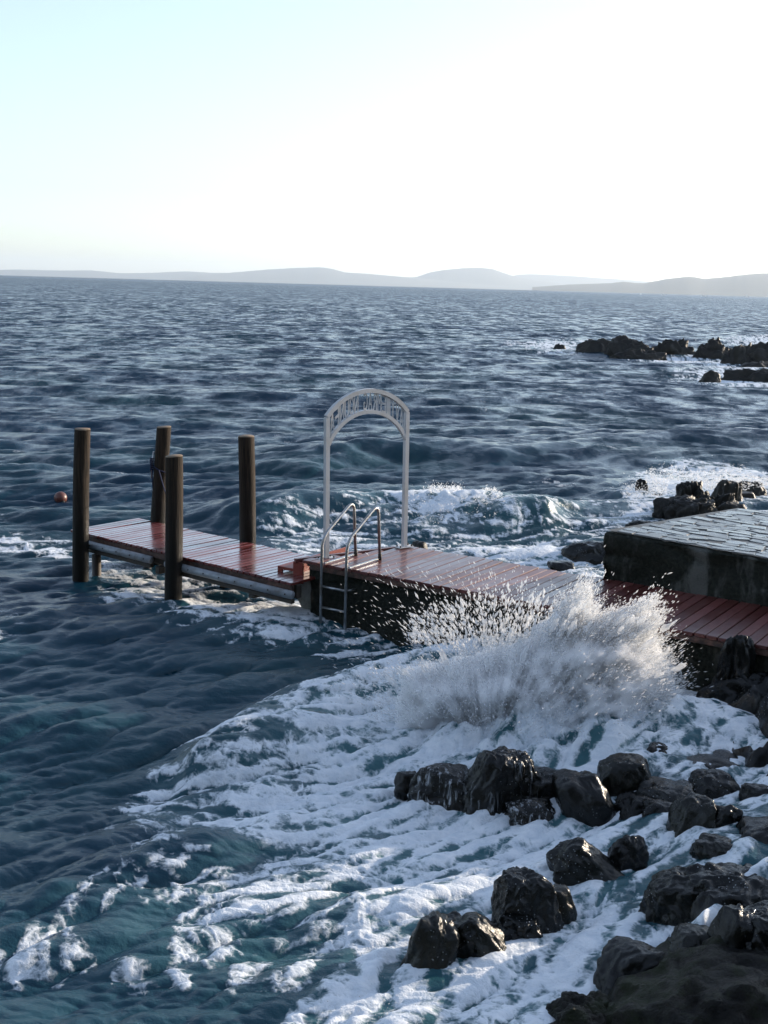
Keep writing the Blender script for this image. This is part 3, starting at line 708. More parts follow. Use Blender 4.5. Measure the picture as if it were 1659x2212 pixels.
rock('flat grey stone lying on the upper edge of the mossy slab', 1448, 1974, 1540, 2024, 0.45, 1.0, 0.5, 39, 0.2, 0.4, 5, MAT_ROCKG, 0, G1)
rock('low black rock at the left shoulder of the mossy slab beside the white water', 1288, 1992, 1452, 2086, 0.3, 0.8, 0.5, 40, 0.32, 0.4, 5, MAT_ROCKB, -0.12, G1)
rock('big mossy brown slab filling the near right corner', 1090, 2012, 1960, 2345, 0.05, 0.74, 0.2, 41, 0.22, 0.5, 6, MAT_SLAB, -0.10, None, 'rock_slab', 1.6, 0.0, 1.15, 0.90)
rock('ribbed grey rock with a thread of foam at the left foot of the mossy slab', 1150, 2062, 1375, 2270, 0.0, 0.8, 0.3, 42, 0.35, 0.4, 6, MAT_SLAB, -0.25, G1, 'boulder', 1.3, 0.0, 1.1, 0.52)
rock('big black rock in deep shade in front of the pier at the right edge', 1452, 1376, 1790, 1540, S, 0.42, 0.3, 43, 0.26, 0.3, 6, MAT_ROCKB, 0.0, G1, 'boulder', 1.0, 0.0, 1.05, 1.2)
rock('black double knob on top of the big shaded rock before the pier', 1528, 1332, 1640, 1470, S + 0.3, 0.6, 0.3, 44, 0.4, 0.4, 5, MAT_ROCKB, 0.0, G1, 'boulder', 1.4, 0.0, 1.05, 1.42)
rock('small dark boulder against the pier wall behind the right end of the splash', 1395, 1400, 1475, 1470, S, 0.9, 0.4, 45, 0.3, 0.4, 5, MAT_ROCKB, 0.0, G1)
rock('cracked dark boulder between the dome shaped rock and the right edge', 1590, 1640, 1720, 1730, S, 0.9, 0.4, 91, 0.4, 0.5, 5, MAT_ROCK, 0.0, G1)
rock('low black stone in the foam channel below the flat topped grey boulder', 1330, 1680, 1440, 1732, S - 0.05, 0.9, 0.5, 92, 0.4, 0.4, 5, MAT_ROCKB, 0.0, G1)
rock('small black rock half under foam left of the olive overhanging boulder', 1395, 1700, 1470, 1750, S - 0.05, 0.9, 0.5, 93, 0.4, 0.4, 4, MAT_ROCK, 0.0, G1)
rock('round black cobble behind the broad flat dark ledge', 1480, 1572, 1545, 1608, S, 0.9, 0.5, 94, 0.3, 0.3, 4, MAT_ROCKB, 0.0, G1)
rock('dark angular stone at the right edge under the big black rock', 1620, 1545, 1740, 1610, S, 0.9, 0.5, 95, 0.4, 0.5, 5, MAT_ROCKB, 0.0, G1)
rock('wet grey rock at the waterline below the big blocky boulder', 1085, 1930, 1165, 1985, 0.16, 0.9, 0.5, 96, 0.4, 0.4, 5, MAT_ROCK, 0.0, G1)
# behind the quay
rock('broad sloping base rock of the cluster behind the quay', 1403, 1050, 1545, 1128, 0, 0.8, 0.3, 51, 0.5, 0.5, 6, MAT_REEF, 0.1, G2, 'sea_rock', 1.5, 0.0, 1.35)
rock('highest craggy peak of the cluster behind the quay', 1458, 1014, 1532, 1110, 0, 0.8, 0.3, 52, 0.6, 0.6, 6, MAT_REEF, 0.1, G2, 'sea_rock', 1.5, 0.0, 1.5)
rock('ribbed rock at the foot of the highest peak behind the quay', 1500, 1042, 1592, 1118, 0, 0.7, 0.3, 53, 0.6, 0.5, 6, MAT_REEF, 0.0, G2, 'sea_rock', 1.6, 0.0, 1.4)
rock('dark flat topped rock right of the highest peak behind the quay', 1526, 1034, 1602, 1090, 0, 0.7, 0.3, 54, 0.5, 0.5, 5, MAT_REEF, 0.1, G2, 'sea_rock', 1.5, 0.0, 1.4)
rock('long low rock, rightmost behind the quay', 1585, 1037, 1650, 1068, 0, 0.7, 0.4, 55, 0.35, 0.4, 5, MAT_REEF, 0.1, G2, 'sea_rock')
rock('rounded rock showing just above the far corner of the quay', 1545, 1078, 1622, 1125, 0, 0.7, 0.3, 56, 0.3, 0.4, 5, MAT_REEF, 0.0, G2, 'sea_rock')
rock('small round rock under the rightmost low rock behind the quay', 1588, 1060, 1634, 1082, 0, 0.7, 0.4, 57, 0.3, 0.3, 4, MAT_REEF, 0.0, G2, 'sea_rock')
rock('narrow dark rock standing upright in white water left of the cluster behind the quay', 1372, 1017, 1402, 1070, 0, 0.7, 0.3, 58, 0.35, 0.4, 5, MAT_ROCKB, -0.2, G2, 'sea_rock')
rock('small dark stone between the upright rock and the cluster behind the quay', 1400, 1060, 1432, 1079, 0, 0.8, 0.4, 59, 0.3, 0.3, 4, MAT_ROCKB, 0, G2, 'sea_rock')
rock('dark slab of rock sticking out left of the quay corner', 1222, 1152, 1330, 1194, 0.1, 0.6, 0.5, 60, 0.25, 0.4, 5, MAT_ROCK, -0.2, G2, 'sea_rock')
rock('flat rock rim showing over the left edge of the quay top', 1350, 1110, 1430, 1160, 0.2, 0.6, 0.3, 61, 0.2, 0.4, 5, MAT_ROCKG, 0.0, G2, 'sea_rock')
rock('little rock tip by the quay edge, left of the flat rock rim', 1320, 1130, 1362, 1160, 0.2, 0.6, 0.3, 62, 0.3, 0.4, 4, MAT_ROCKG, 0.0, G2, 'sea_rock')
rock('small rounded brown stone in the water just behind the white arch', 888, 1168, 926, 1190, 0.15, 0.8, 0.4, 63, 0.25, 0.2, 4, MAT_REEF, 0.0, G2, 'sea_rock')
rock('foam covered low rock in the white water behind the pier', 1185, 1206, 1240, 1222, 0.12, 0.8, 0.6, 64, 0.3, 0.2, 4, MAT_ROCK, 0.0, G2, 'sea_rock')
# far reef
rock('long dark rock, leftmost large rock of the far reef', 1236, 735, 1345, 765, 0, 0.6, 0.3, 71, 0.35, 0.4, 5, MAT_REEF, 0.0, G3, 'sea_rock')
rock('highest block of the left half of the far reef with a sunlit end', 1318, 727, 1392, 770, 0, 0.6, 0.3, 72, 0.4, 0.6, 5, MAT_REEF, 0.0, G3, 'sea_rock')
rock('low sloping rock in front of the highest left block of the far reef', 1330, 744, 1420, 774, 0, 0.6, 0.3, 73, 0.4, 0.4, 5, MAT_REEF, 0.0, G3, 'sea_rock')
rock('ragged middle rock of the far reef', 1400, 736, 1505, 768, 0, 0.5, 0.3, 74, 0.5, 0.4, 5, MAT_REEF, 0.0, G3, 'sea_rock', 1.6)
rock('tall rock right of the gap in the far reef', 1502, 733, 1580, 774, 0, 0.6, 0.3, 75, 0.4, 0.5, 5, MAT_REEF, 0.0, G3, 'sea_rock', 1.5)
rock('broken rock right of the tall rock in the far reef', 1550, 744, 1640, 788, 0, 0.6, 0.3, 76, 0.5, 0.5, 5, MAT_REEF, 0.0, G3, 'sea_rock', 1.6)
rock('steep rock of the far reef cut by the right edge', 1615, 740, 1710, 790, 0, 0.7, 0.3, 77, 0.4, 0.5, 5, MAT_REEF, 0.0, G3, 'sea_rock')
rock('tiny dark rock alone off the left end of the far reef', 1200, 744, 1224, 756, 0, 0.7, 0.4, 78, 0.3, 0.3, 4, MAT_REEF, 0.0, G3, 'sea_rock')
rock('small pointed rock alone in the water before the far reef', 1515, 803, 1552, 824, 0, 0.7, 0.3, 79, 0.4, 0.5, 4, MAT_REEF, 0.3, G3, 'sea_rock')
rock('long rounded rock at the right edge before the far reef', 1588, 796, 1720, 822, 0, 0.5, 0.4, 80, 0.3, 0.3, 5, MAT_REEF, 0.0, G3, 'sea_rock')
rock('small round rock below the steep right rock of the far reef', 1600, 780, 1660, 797, 0, 0.7, 0.4, 81, 0.4, 0.4, 4, MAT_REEF, 0.0, G3, 'sea_rock')

def shelf():
    n, m_ = 190, 230
    gx, gy = np.meshgrid(np.linspace(0.4, 7.4, n), np.linspace(5.6, 14.6, m_), indexing='ij')
    rise = sstep(1.4, 4.2, gx - 0.12 * (gy - 8)) * sstep(14.4, 13.0, gy)
    bl = 1 - np.abs(fbm2(gx * 1.15, gy * 1.15, 3, 44, 0.5)) * 2.6
    z = -0.75 + rise * (0.92 + 0.36 * sstep(2.7, 4.2, gx - 0.05 * (gy - 8))) + 0.42 * (bl - 0.45) * (0.3 + rise) + 0.06 * fbm2(gx * 4, gy * 4, 4, 3)
    V = np.stack([gx, gy, z], 2).reshape(-1, 3)
    i_, j_ = np.meshgrid(np.arange(n - 1), np.arange(m_ - 1), indexing='ij'); a_ = (i_ * m_ + j_).ravel()
    o = link('rock_shelf', mesh_np('rock_shelf', V, np.stack([a_, a_ + m_, a_ + m_ + 1, a_ + 1], 1)), MAT_ROCK)
    tag(o, 'dark wet rock shelf under the surf', None, None, 'structure')
shelf()

# the rocky shore that rises to the right, outside the picture, and shades the cove
def shore_mass():
    n, m_ = 90, 110
    gx, gy = np.meshgrid(np.linspace(5.6, 34, n), np.linspace(-14, 13.2, m_), indexing='ij')
    e = sstep(5.6, 8.0, gx - 0.10 * np.clip(8 - gy, 0, 20)) * sstep(13.2, 11.0, gy)
    z = -0.8 + e * (2.7 + 0.10 * (gx - 7) + 0.9 * fbm2(gx / 2.2, gy / 2.2, 5, 4))
    V = np.stack([gx + 0.3 * fbm2(gx, gy, 3, 6), gy + 0.3 * fbm2(gx, gy, 3, 7), z], 2).reshape(-1, 3)
    i_, j_ = np.meshgrid(np.arange(n - 1), np.arange(m_ - 1), indexing='ij'); a_ = (i_ * m_ + j_).ravel()
    o = link('rocky_shore', mesh_np('rocky_shore', V, np.stack([a_, a_ + m_, a_ + m_ + 1, a_ + 1], 1)), MAT_ROCKG)
    tag(o, 'dark rocky shore rising to the right of the cove', None, None, 'structure')
shore_mass()
# the wooded slope behind the viewer keeps the sky off everything that faces the land
def hillside():
    n, m_ = 120, 70
    gx, gy = np.meshgrid(np.linspace(-130, 130, n), np.linspace(-3.5, -110, m_), indexing='ij')
    back = -3.5 - gy - 0.0 * gx
    z = -0.6 + 3.6 * sstep(0, 1.2, back) + 0.78 * np.clip(back - 4, 0, None) * (1 - 0.0035 * np.clip(back, 0, 110)) + sstep(3, 14, back) * 3.5 * fbm2(gx / 9, gy / 9, 5, 12)
    V = np.stack([gx, gy - 0.10 * np.abs(gx) * 0, z], 2).reshape(-1, 3)
    i_, j_ = np.meshgrid(np.arange(n - 1), np.arange(m_ - 1), indexing='ij'); a_ = (i_ * m_ + j_).ravel()
    mt, nt_, pr_ = newmat('scrub_slope'); kk = NT(nt_); nn = kk.noise(kk.pos(), 0.5, 8, 0.7)
    kk.l(kk.mix(nn, (0.020, 0.028, 0.012), (0.06, 0.065, 0.035)), pr_.inputs['Base Color']); pr_.inputs['Roughness'].default_value = 0.9
    kk.l(kk.bump(nn, 1.0, 0.8), pr_.inputs['Normal'])
    o = link('hillside', mesh_np('hillside', V, np.stack([a_, a_ + 1, a_ + m_ + 1, a_ + m_], 1)), mt)
    tag(o, 'dark scrub covered slope behind the cove', None, None, 'structure')
hillside()

# ================================================================ PIER (concrete walkway with red planks)
ZP = 0.95
PA = math.radians(-33.0); pu = Vector((math.cos(PA), math.sin(PA), 0)); pv = Vector((-math.sin(PA), math.cos(PA), 0))
PO = Vector((-0.44, 15.85, 0))
def pw(s, t, z): return PO + pu * s + pv * t + Vector((0, 0, z))
W_P = 1.74
def end_s(t): return -0.82 + 0.72 * t / W_P                     # the seaward end is cut askew
pier = thing('pier', PO, 'concrete pier with a wet red plank deck below the quay', 'pier', None, PA)
def rough_prism(name, poly, z0, z1, res, amp, mat, parent, seed, keep_top=True, ztops=None):
    bm = bmesh.new(); n = len(poly)
    b = [bm.verts.new((p[0], p[1], z0)) for p in poly]; t = [bm.verts.new((p[0], p[1], (ztops[i] if ztops else z1))) for i, p in enumerate(poly)]
    bm.faces.new(b[::-1]); bm.faces.new(t)
    for i in range(n): bm.faces.new((b[i], b[(i + 1) % n], t[(i + 1) % n], t[i]))
    bmesh.ops.recalc_face_normals(bm, faces=bm.faces[:])
    bmesh.ops.bevel(bm, geom=bm.edges[:], offset=0.03, segments=1, affect='EDGES')
    bmesh.ops.triangulate(bm, faces=bm.faces[:])
    for it in range(9):
        ed = [e for e in bm.edges if e.calc_length() > res]
        if not ed: break
        bmesh.ops.subdivide_edges(bm, edges=ed, cuts=1)
        bmesh.ops.triangulate(bm, faces=bm.faces[:])
    bm.normal_update()
    V = np.array([v.co[:] for v in bm.verts]); N = np.array([v.normal[:] for v in bm.verts])
    d = amp * (perlin3(V * 1.3, seed) + 0.5 * perlin3(V * 3.1, seed + 3) + 0.3 * perlin3(V * 8, seed + 4))
    d -= amp * 1.3 * np.clip(1 - 7 * np.abs(perlin3(V * np.array([0.9, 0.9, 1.6]), seed + 8)), 0, 1)
    for v, q, nn in zip(bm.verts, d, N):
        if nn[2] < 0.7: v.co += Vector(nn) * float(q)
    me_ = bm_mesh(name, bm, True)
    o = link(name, me_, mat, parent); return o
tpoly = [(-0.76, 0.06), (8.8, 0.06), (8.8, W_P + 0.1), (-0.05, W_P - 0.06)]
rough_prism('wall', tpoly, -1.2, ZP - 0.085, 0.13, 0.045, MAT_PIER, pier, 3)
# planks
def plank_mesh(name, w, L, h):
    me_ = box_mesh(name, 0, L, -w / 2, w / 2, -h, 0, 0.006, 1); return me_
rnd = random.Random(5)
PW = 0.142; pm_cache = {}
s = -0.82 + PW / 2
while s < 8.6:
    # plank lies across the walkway along +t; the first ones are cut by the skew end
    t0 = -0.03; t1 = W_P
    tmax = (s + 0.82) / 0.72 * W_P
    t1 = min(W_P, tmax) + 0.02
    if t1 - t0 > 0.12:
        L = round(t1 - t0, 2)
        if L not in pm_cache: pm_cache[L] = plank_mesh('plank', PW - 0.013, L, 0.045); pm_cache[L].materials.append(MAT_PLANK2)
        link('plank', pm_cache[L], None, pier, (s + rnd.uniform(-.001, .001), t0 + rnd.uniform(-.012, .012), ZP + rnd.uniform(-.003, .003)), (rnd.uniform(-.004, .004), rnd.uniform(-.003, .003), math.pi / 2 + rnd.uniform(-.003, .003)))
    s += PW
link('deck_bed', prism_mesh('deck_bed', [(-0.77, 0.03), (8.75, 0.03), (8.75, W_P - 0.02), (-0.08, W_P - 0.02)], ZP - 0.084, ZP - 0.05), MAT_BEAM, pier)
link('edge_board', box_mesh('edge_board', -0.70, 8.7, -0.018, 0.028, ZP - 0.12, ZP - 0.048, 0.006), MAT_EDGE, pier)
# end trim board along the skew end
e0 = Vector((-0.90, -0.03, 0)); e1 = Vector((-0.155, W_P, 0)); ev = (e1 - e0).normalized(); ep = Vector((-ev.y, ev.x, 0))
link('end_board', prism_mesh('end_board', [tuple(e0 - ev * .02)[:2], tuple(e1)[:2], tuple(e1 + ep * .06)[:2], tuple(e0 - ev * .02 + ep * .06)[:2]], ZP - 0.055, ZP + 0.006, 0.005), MAT_PLANK2, pier)
# pale buttress under the end
bw = []
B_t = [onz(640, 1283, 0.52), onz(690, 1290, 0.52)]
def to_p(v): v = Vector(v) - PO; return (v.dot(pu), v.dot(pv), v.z)
bm = bmesh.new()
prof = [(-1.22, 0.60), (-0.70, 0.60), (-0.70, -0.9), (-0.86, -0.9), (-0.86, 0.05)]
fr = [bm.verts.new((p[0], 0.14, p[1])) for p in prof]; bk = [bm.verts.new((p[0] + 0.34, 0.95, p[1])) for p in prof]
bm.faces.new(fr); bm.faces.new(bk[::-1])
for i in range(5): bm.faces.new((fr[i], bk[i], bk[(i + 1) % 5], fr[(i + 1) % 5]))
bmesh.ops.recalc_face_normals(bm, faces=bm.faces[:]); bmesh.ops.bevel(bm, geom=bm.edges[:], offset=0.015, segments=1, affect='EDGES')
link('buttress', bm_mesh('buttress', bm), MAT_BUTT, pier)

# ---- red steel step between gangway and pier
stp = thing('boarding_step', pw(-1.0, 0.2, 0), 'small red steel step joining the low gangway to the higher pier', 'step', None, PA)
bm = bmesh.new()
prof = [(-0.26, 0.66), (0.24, 0.66), (0.24, 0.91), (0.05, 0.91), (0.05, 0.80), (-0.26, 0.80)]
outer = [(-0.26, 0.615), (0.21, 0.615), (0.21, 0.905), (0.02, 0.905), (0.02, 0.795), (-0.26, 0.795)]
def plate(pf, y0_, y1_):
    f_ = [bm.verts.new((x, y0_, z)) for x, z in pf]; b_ = [bm.verts.new((x, y1_, z)) for x, z in pf]; n_ = len(pf)
    bm.faces.new(f_); bm.faces.new(b_[::-1])
    for i in range(n_): bm.faces.new((f_[i], b_[i], b_[(i + 1) % n_], f_[(i + 1) % n_]))
# cheek plates are built as frames round an opening
plate([(-0.26, 0.60), (-0.18, 0.60), (-0.18, 0.755), (-0.26, 0.755)], -0.22, -0.19)
plate([(0.02, 0.60), (0.19, 0.60), (0.19, 0.905), (0.02, 0.905)], -0.22, -0.19)
plate([(-0.26, 0.757), (0.018, 0.757), (0.018, 0.80), (-0.26, 0.80)], -0.22, -0.19)
bmesh.ops.recalc_face_normals(bm, faces=bm.faces[:])
link('cheek_plate', bm_mesh('cheek_plate', bm), MAT_REDSTEEL, stp)
link('tread', box_mesh('tread', -0.26, 0.02, -0.188, 1.0, 0.765, 0.80, 0.004), MAT_REDSTEEL, stp)
link('riser', box_mesh('riser', 0.025, 0.05, -0.188, 1.1, 0.62, 0.90, 0.004), MAT_REDSTEEL, stp)

# ================================================================ GANGWAY
ZG = 0.72
GA = math.radians(-38.6); gu = Vector((math.cos(GA), math.sin(GA), 0)); gv = Vector((-math.sin(GA), math.cos(GA), 0))
GO = Vector((-5.139, 18.951, 0)); LG = 5.02; W_G = 1.42
gang = thing('gangway', GO, 'low wooden gangway with wet red planks running out to the mooring piles', 'gangway', None, GA)
PG = 0.1185; gm = plank_mesh('plank', PG - 0.014, W_G, 0.04); gm.materials.append(MAT_PLANK)
nG = int(LG / PG)
for i in range(nG):
    link('plank', gm, None, gang, (PG * (i + 0.5), rnd.uniform(-.008, .008), ZG + rnd.uniform(-.003, .003)), (rnd.uniform(-.004, .004), rnd.uniform(-.004, .004), math.pi / 2 + rnd.uniform(-.003, .003)))
LG = nG * PG
link('edge_board', box_mesh('edge_board', 0.03, LG, 0.015, 0.055, ZG - 0.13, ZG - 0.043, 0.005), MAT_EDGE, gang)
link('edge_board', box_mesh('edge_board', 0.03, LG, W_G - 0.055, W_G - 0.015, ZG - 0.13, ZG - 0.043, 0.005), MAT_EDGE, gang)
for yy_ in (0.14, W_G - 0.14):
    link('beam', box_mesh('beam', -0.04, LG + 0.02, yy_ - 0.05, yy_ + 0.05, ZG - 0.24, ZG - 0.043, 0.008), MAT_BEAM, gang)
for xx_ in (0.25, 2.18, 4.2):
    link('cross_beam', box_mesh('cross_beam', xx_ - 0.05, xx_ + 0.05, -0.02, W_G + 0.2, ZG - 0.36, ZG - 0.245, 0.01), MAT_BEAM, gang)
for (a_, b_) in ((0.42, 2.06), (2.42, LG + 0.05)):
    yc, zc = -0.045, ZG - 0.155
    pipe = link('fender_pipe', tube_mesh('fender_pipe', [(a_, yc, zc), (a_ + 0.01, yc, zc), (b_, yc, zc)], [0.05, 0.06, 0.06], 14), MAT_PIPE, gang)
    x_ = a_ + 0.22
    while x_ < b_ - 0.05:
        link('bolt', tube_mesh('bolt', [(x_, yc - 0.052, zc + 0.012), (x_, yc - 0.066, zc + 0.012)], 0.011, 8), MAT_DARK, pipe)
        x_ += 0.33
    link('under_rail', box_mesh('under_rail', a_ + 0.02, b_, -0.05, 0.02, ZG - 0.285, ZG - 0.22, 0.008), MAT_BEAM, gang)
for x_, y_ in ((0.46, 0.16), (2.36, 0.16), (0.46, W_G - 0.2), (2.36, W_G - 0.2)):
    link('support_post', tube_mesh('support_post', [(x_, y_, -1.2), (x_, y_, ZG - 0.37)], 0.075, 12), MAT_BEAM, gang)

# ================================================================ MOORING PILES
def pile(label, xb, yb, xt, yt, r, seed, zb=ZG, push=0.0):
    b_ = onz(xb, yb, zb); dirh = np.array([b_[0], b_[1], 0]); dirh /= np.linalg.norm(dirh); b_ = b_ + dirh * push
    t_ = aty(xt, yt, b_[1]); ax = (t_ - b_)
    lo_ = b_ - ax * ((zb + 1.4) / ax[2])
    base = Vector(lo_); rs = np.random.RandomState(seed)
    n, m_ = 28, 40; V = []
    tt = np.linspace(0, 1, m_)
    for t in tt:
        for k_ in range(n):
            an = 2 * math.pi * k_ / n; V.append((math.cos(an), math.sin(an), t))
    V = np.array(V); Q = np.stack([V[:, 0], V[:, 1], V[:, 2] * 3], 1)
    rr = r * (1.06 - 0.08 * V[:, 2]) * (1 + 0.05 * perlin3(Q * np.array([1, 1, 0.8]), seed) + 0.025 * perlin3(Q * np.array([3.2, 3.2, 1.5]), seed + 2) + 0.018 * perlin3(Q * np.array([8, 8, 0.6]), seed + 3))
    axis = (t_ - lo_)
    bend = 0.03 * np.sin(V[:, 2] * 3.0 + seed)
    P3 = np.stack([V[:, 0] * rr + axis[0] * V[:, 2] + bend - bend[-1], V[:, 1] * rr + axis[1] * V[:, 2], axis[2] * V[:, 2]], 1)
    P3[-n:, 2] += 0.012 * np.cos(V[-n:, 0] + seed)
    a_ = np.arange((m_ - 1) * n); nx = np.where((a_ + 1) % n == 0, a_ + 1 - n, a_ + 1)
    quads_ = np.stack([a_, nx, nx + n, a_ + n], 1)
    th = thing('mooring_pile', base, label, 'post', 'mooring piles beside the gangway')
    link('shaft', mesh_np('shaft', P3, quads_), MAT_PILE, th)
    ring = P3[-n:]; c_ = ring.mean(0); inn = c_ + (ring - c_) * 0.93 + np.array([0, 0, 0.012])
    VT = np.concatenate([ring, inn, [c_ + [0, 0, 0.014]]]); k_ = np.arange(n); k1 = (k_ + 1) % n
    FT = np.concatenate([np.stack([k_, k1, k1 + n], 1), np.stack([k_, k1 + n, k_ + n], 1), np.stack([k_ + n, k1 + n, np.full(n, 2 * n)], 1)])
    link('sawn_top', mesh_np('sawn_top', VT, FT, False), MAT_PILETOP, th)
    return th, Vector(b_), Vector(t_)
_, P1b, P1t = pile('wooden mooring pile, leftmost, at the outer near corner of the gangway', 177, 1163, 178, 926, 0.125, 3, push=0.10)
_, P2b, P2t = pile('wooden mooring pile with a blue rope on the far side of the gangway', 346, 1128, 354, 922, 0.125, 4, push=0.14)
_, P3b, P3t = pile('shorter wooden mooring pile on the near side, overlapping the roped pile', 378, 1208, 376, 986, 0.128, 5, push=0.08)
_, P4b, P4t = pile('wooden mooring pile on the far side, nearest the white arch', 533, 1172, 532, 944, 0.13, 6, push=0.13)

# blue rope and cleat on the second pile
rope = thing('mooring_rope', (P2b.x, P2b.y, P2b.z), 'dark blue rope wound on a cleat on the far mooring pile', 'rope')
ax2 = (P2t - P2b); hz = 0.98 / ax2.z
cp = P2b + ax2 * hz - P2b
lft = Vector((-1, -0.15, 0)).normalized()
link('cleat', tube_mesh('cleat', [cp + lft * 0.15 + Vector((-0.03, 0, -0.24)), cp + lft * 0.175 + Vector((0, 0, 0)), cp + lft * 0.16 + Vector((0.02, 0, 0.22))], 0.018, 8), MAT_STEEL, rope)
coil = []
for i in range(70):
    an = i / 70 * 2 * math.pi * 6; coil.append(cp + lft * (0.17 + 0.03 * math.cos(an)) + Vector((0.0, 0.045 * math.sin(an), -0.11 + 0.22 * i / 70)))
link('coil', tube_mesh('coil', coil, 0.013, 6), MAT_ROPE, rope)
link('tail', tube_mesh('tail', smooth_path([cp + lft * 0.165 + Vector((0, -0.03, -0.1)), cp + lft * 0.16 + Vector((0, -0.04, -0.3)), cp + lft * 0.15 + Vector((0, -0.03, -0.55))]), 0.009, 6), MAT_ROPE, rope)
wr = []
for i in range(9):
    an = math.radians(190 + i * 22); wr.append(cp + Vector((0.14 * math.cos(an), 0.14 * math.sin(an), -0.02 - 0.02 * i)))
link('wrap', tube_mesh('wrap', smooth_path(wr), 0.011, 6), MAT_ROPE, rope)
ax3 = (P3t - P3b); tgt = P3b + ax3 * 0.46 + Vector((-0.02, 0.13, 0)) - P2b
mid = (wr[3] + tgt) / 2 + Vector((0, 0, -0.10))
link('line', tube_mesh('line', smooth_path([wr[3], mid, tgt], 8), 0.009, 6), MAT_ROPE, rope)

# ================================================================ WHITE ARCH
aL = pw(-0.64, 0.31, ZP); aR = pw(-0.136, 1.60, ZP)
ad = (aR - aL); AW = ad.length; ang = math.atan2(ad.y, ad.x)
arch = thing('arch', (aL + aR) / 2, 'white metal arch with cut-out lettering standing on the pier end', 'arch', None, ang)
arch.rotation_euler = (0, math.radians(-0.9), ang)
hw = AW / 2; TW = 0.032
def arc_pts(z_end, z_top, half, n=24, inset=0.0):
    rise = z_top - z_end; Rr = (half * half + rise * rise) / (2 * rise); zc = z_top - Rr
    a0 = math.asin(half / Rr)
    return [(Rr * math.sin(a), 0, zc + Rr * math.cos(a)) for a in np.linspace(-a0, a0, n)], Rr, zc
for sx in (-1, 1):
    post = link('post', tube_mesh('post', [(sx * hw, 0, 0.012), (sx * hw, 0, 2.03)], TW, 4, True), MAT_WHITE, arch)
    bp_ = link('base_plate', box_mesh('base_plate', sx * hw - 0.13, sx * hw + 0.13, -0.07, 0.07, 0.0, 0.012, 0.002), MAT_WHITE, arch)
    for bx in (-0.1, 0.1):
        for by in (-0.045, 0.045):
            link('bolt', tube_mesh('bolt', [(sx * hw + bx, by, 0.012), (sx * hw + bx, by, 0.035)], 0.012, 6), MAT_DARK, bp_)
def ribbon(name, pts, w, d):
    bm = bmesh.new(); rings = []
    for i, p in enumerate(pts):
        a_ = Vector(pts[max(i - 1, 0)]); b_ = Vector(pts[min(i + 1, len(pts) - 1)]); t = (b_ - a_).normalized(); n_ = Vector((-t.z, 0, t.x)); p = Vector(p)
        rings.append([bm.verts.new(p + n_ * w * q1 + Vector((0, d * q2, 0))) for q1, q2 in ((-1, -1), (1, -1), (1, 1), (-1, 1))])
    for i in range(len(rings) - 1):
        for k_ in range(4): bm.faces.new((rings[i][k_], rings[i][(k_ + 1) % 4], rings[i + 1][(k_ + 1) % 4], rings[i + 1][k_]))
    bm.faces.new(rings[0][::-1]); bm.faces.new(rings[-1]); bmesh.ops.recalc_face_normals(bm, faces=bm.faces[:])
    return bm_mesh(name, bm)
op, oR, oz = arc_pts(2.035, 2.37, hw + 0.005); ip, iR, iz = arc_pts(1.64, 2.07, hw - 0.02)
link('outer_arc', ribbon('outer_arc', op, 0.03, 0.0335), MAT_WHITE, arch)
link('inner_arc', ribbon('inner_arc', ip, 0.026, 0.03), MAT_WHITE, arch)
# letters, read from the far side, so reversed here
def glyph(ch):
    cu = bpy.data.curves.new('letter', 'FONT'); cu.body = ch; cu.size = 1.0; cu.extrude = 0.0; cu.align_x = 'CENTER'
    ob = bpy.data.objects.new('letter', cu); COL.objects.link(ob)
    bpy.context.view_layer.update()
    me_ = bpy.data.meshes.new_from_object(ob.evaluated_get(bpy.context.evaluated_depsgraph_get()))
    bpy.data.objects.remove(ob); return me_
row = 'AFNUON GARMEIYVA'      # as it shows from this side, left to right
N_ = len(row)
for i, ch in enumerate(row):
    if ch == ' ': continue
    me_ = glyph(ch)
    co = np.array([v.co[:] for v in me_.vertices]); cw = co[:, 0].max() - co[:, 0].min(); co[:, 0] -= (co[:, 0].max() + co[:, 0].min()) / 2
    hgt = co[:, 1].max() - co[:, 1].min(); co[:, 1] -= co[:, 1].min()
    mirror = ch in 'NRGEF'
    f_ = (i + 0.5) / N_; xm = (f_ - 0.5) * 2 * (hw - 0.05)
    cell = 2 * (hw - 0.05) / N_ * 0.84
    bm = bmesh.new(); bm.from_mesh(me_); bpy.data.meshes.remove(me_)
    bmesh.ops.triangulate(bm, faces=bm.faces[:])
    for v, c_ in zip(bm.verts, co):
        lx = c_[0] / cw * cell * (-1 if mirror else 1); ly = c_[1] / hgt
        X_ = xm + lx * (1 + 0.05 * (ly - 0.5))
        zlo = iz + math.sqrt(iR * iR - X_ * X_) + 0.022; zhi = oz + math.sqrt(max(oR * oR - X_ * X_, 0)) - 0.026
        v.co = Vector((X_, -0.006, zlo + (zhi - zlo) * ly))
    ex = bmesh.ops.extrude_face_region(bm, geom=bm.faces[:]); 
    for g in ex['geom']:
        if isinstance(g, bmesh.types.BMVert): g.co.y += 0.012
    bmesh.ops.recalc_face_normals(bm, faces=bm.faces[:])
    link('letter', bm_mesh('letter', bm), MAT_WHITE, arch)

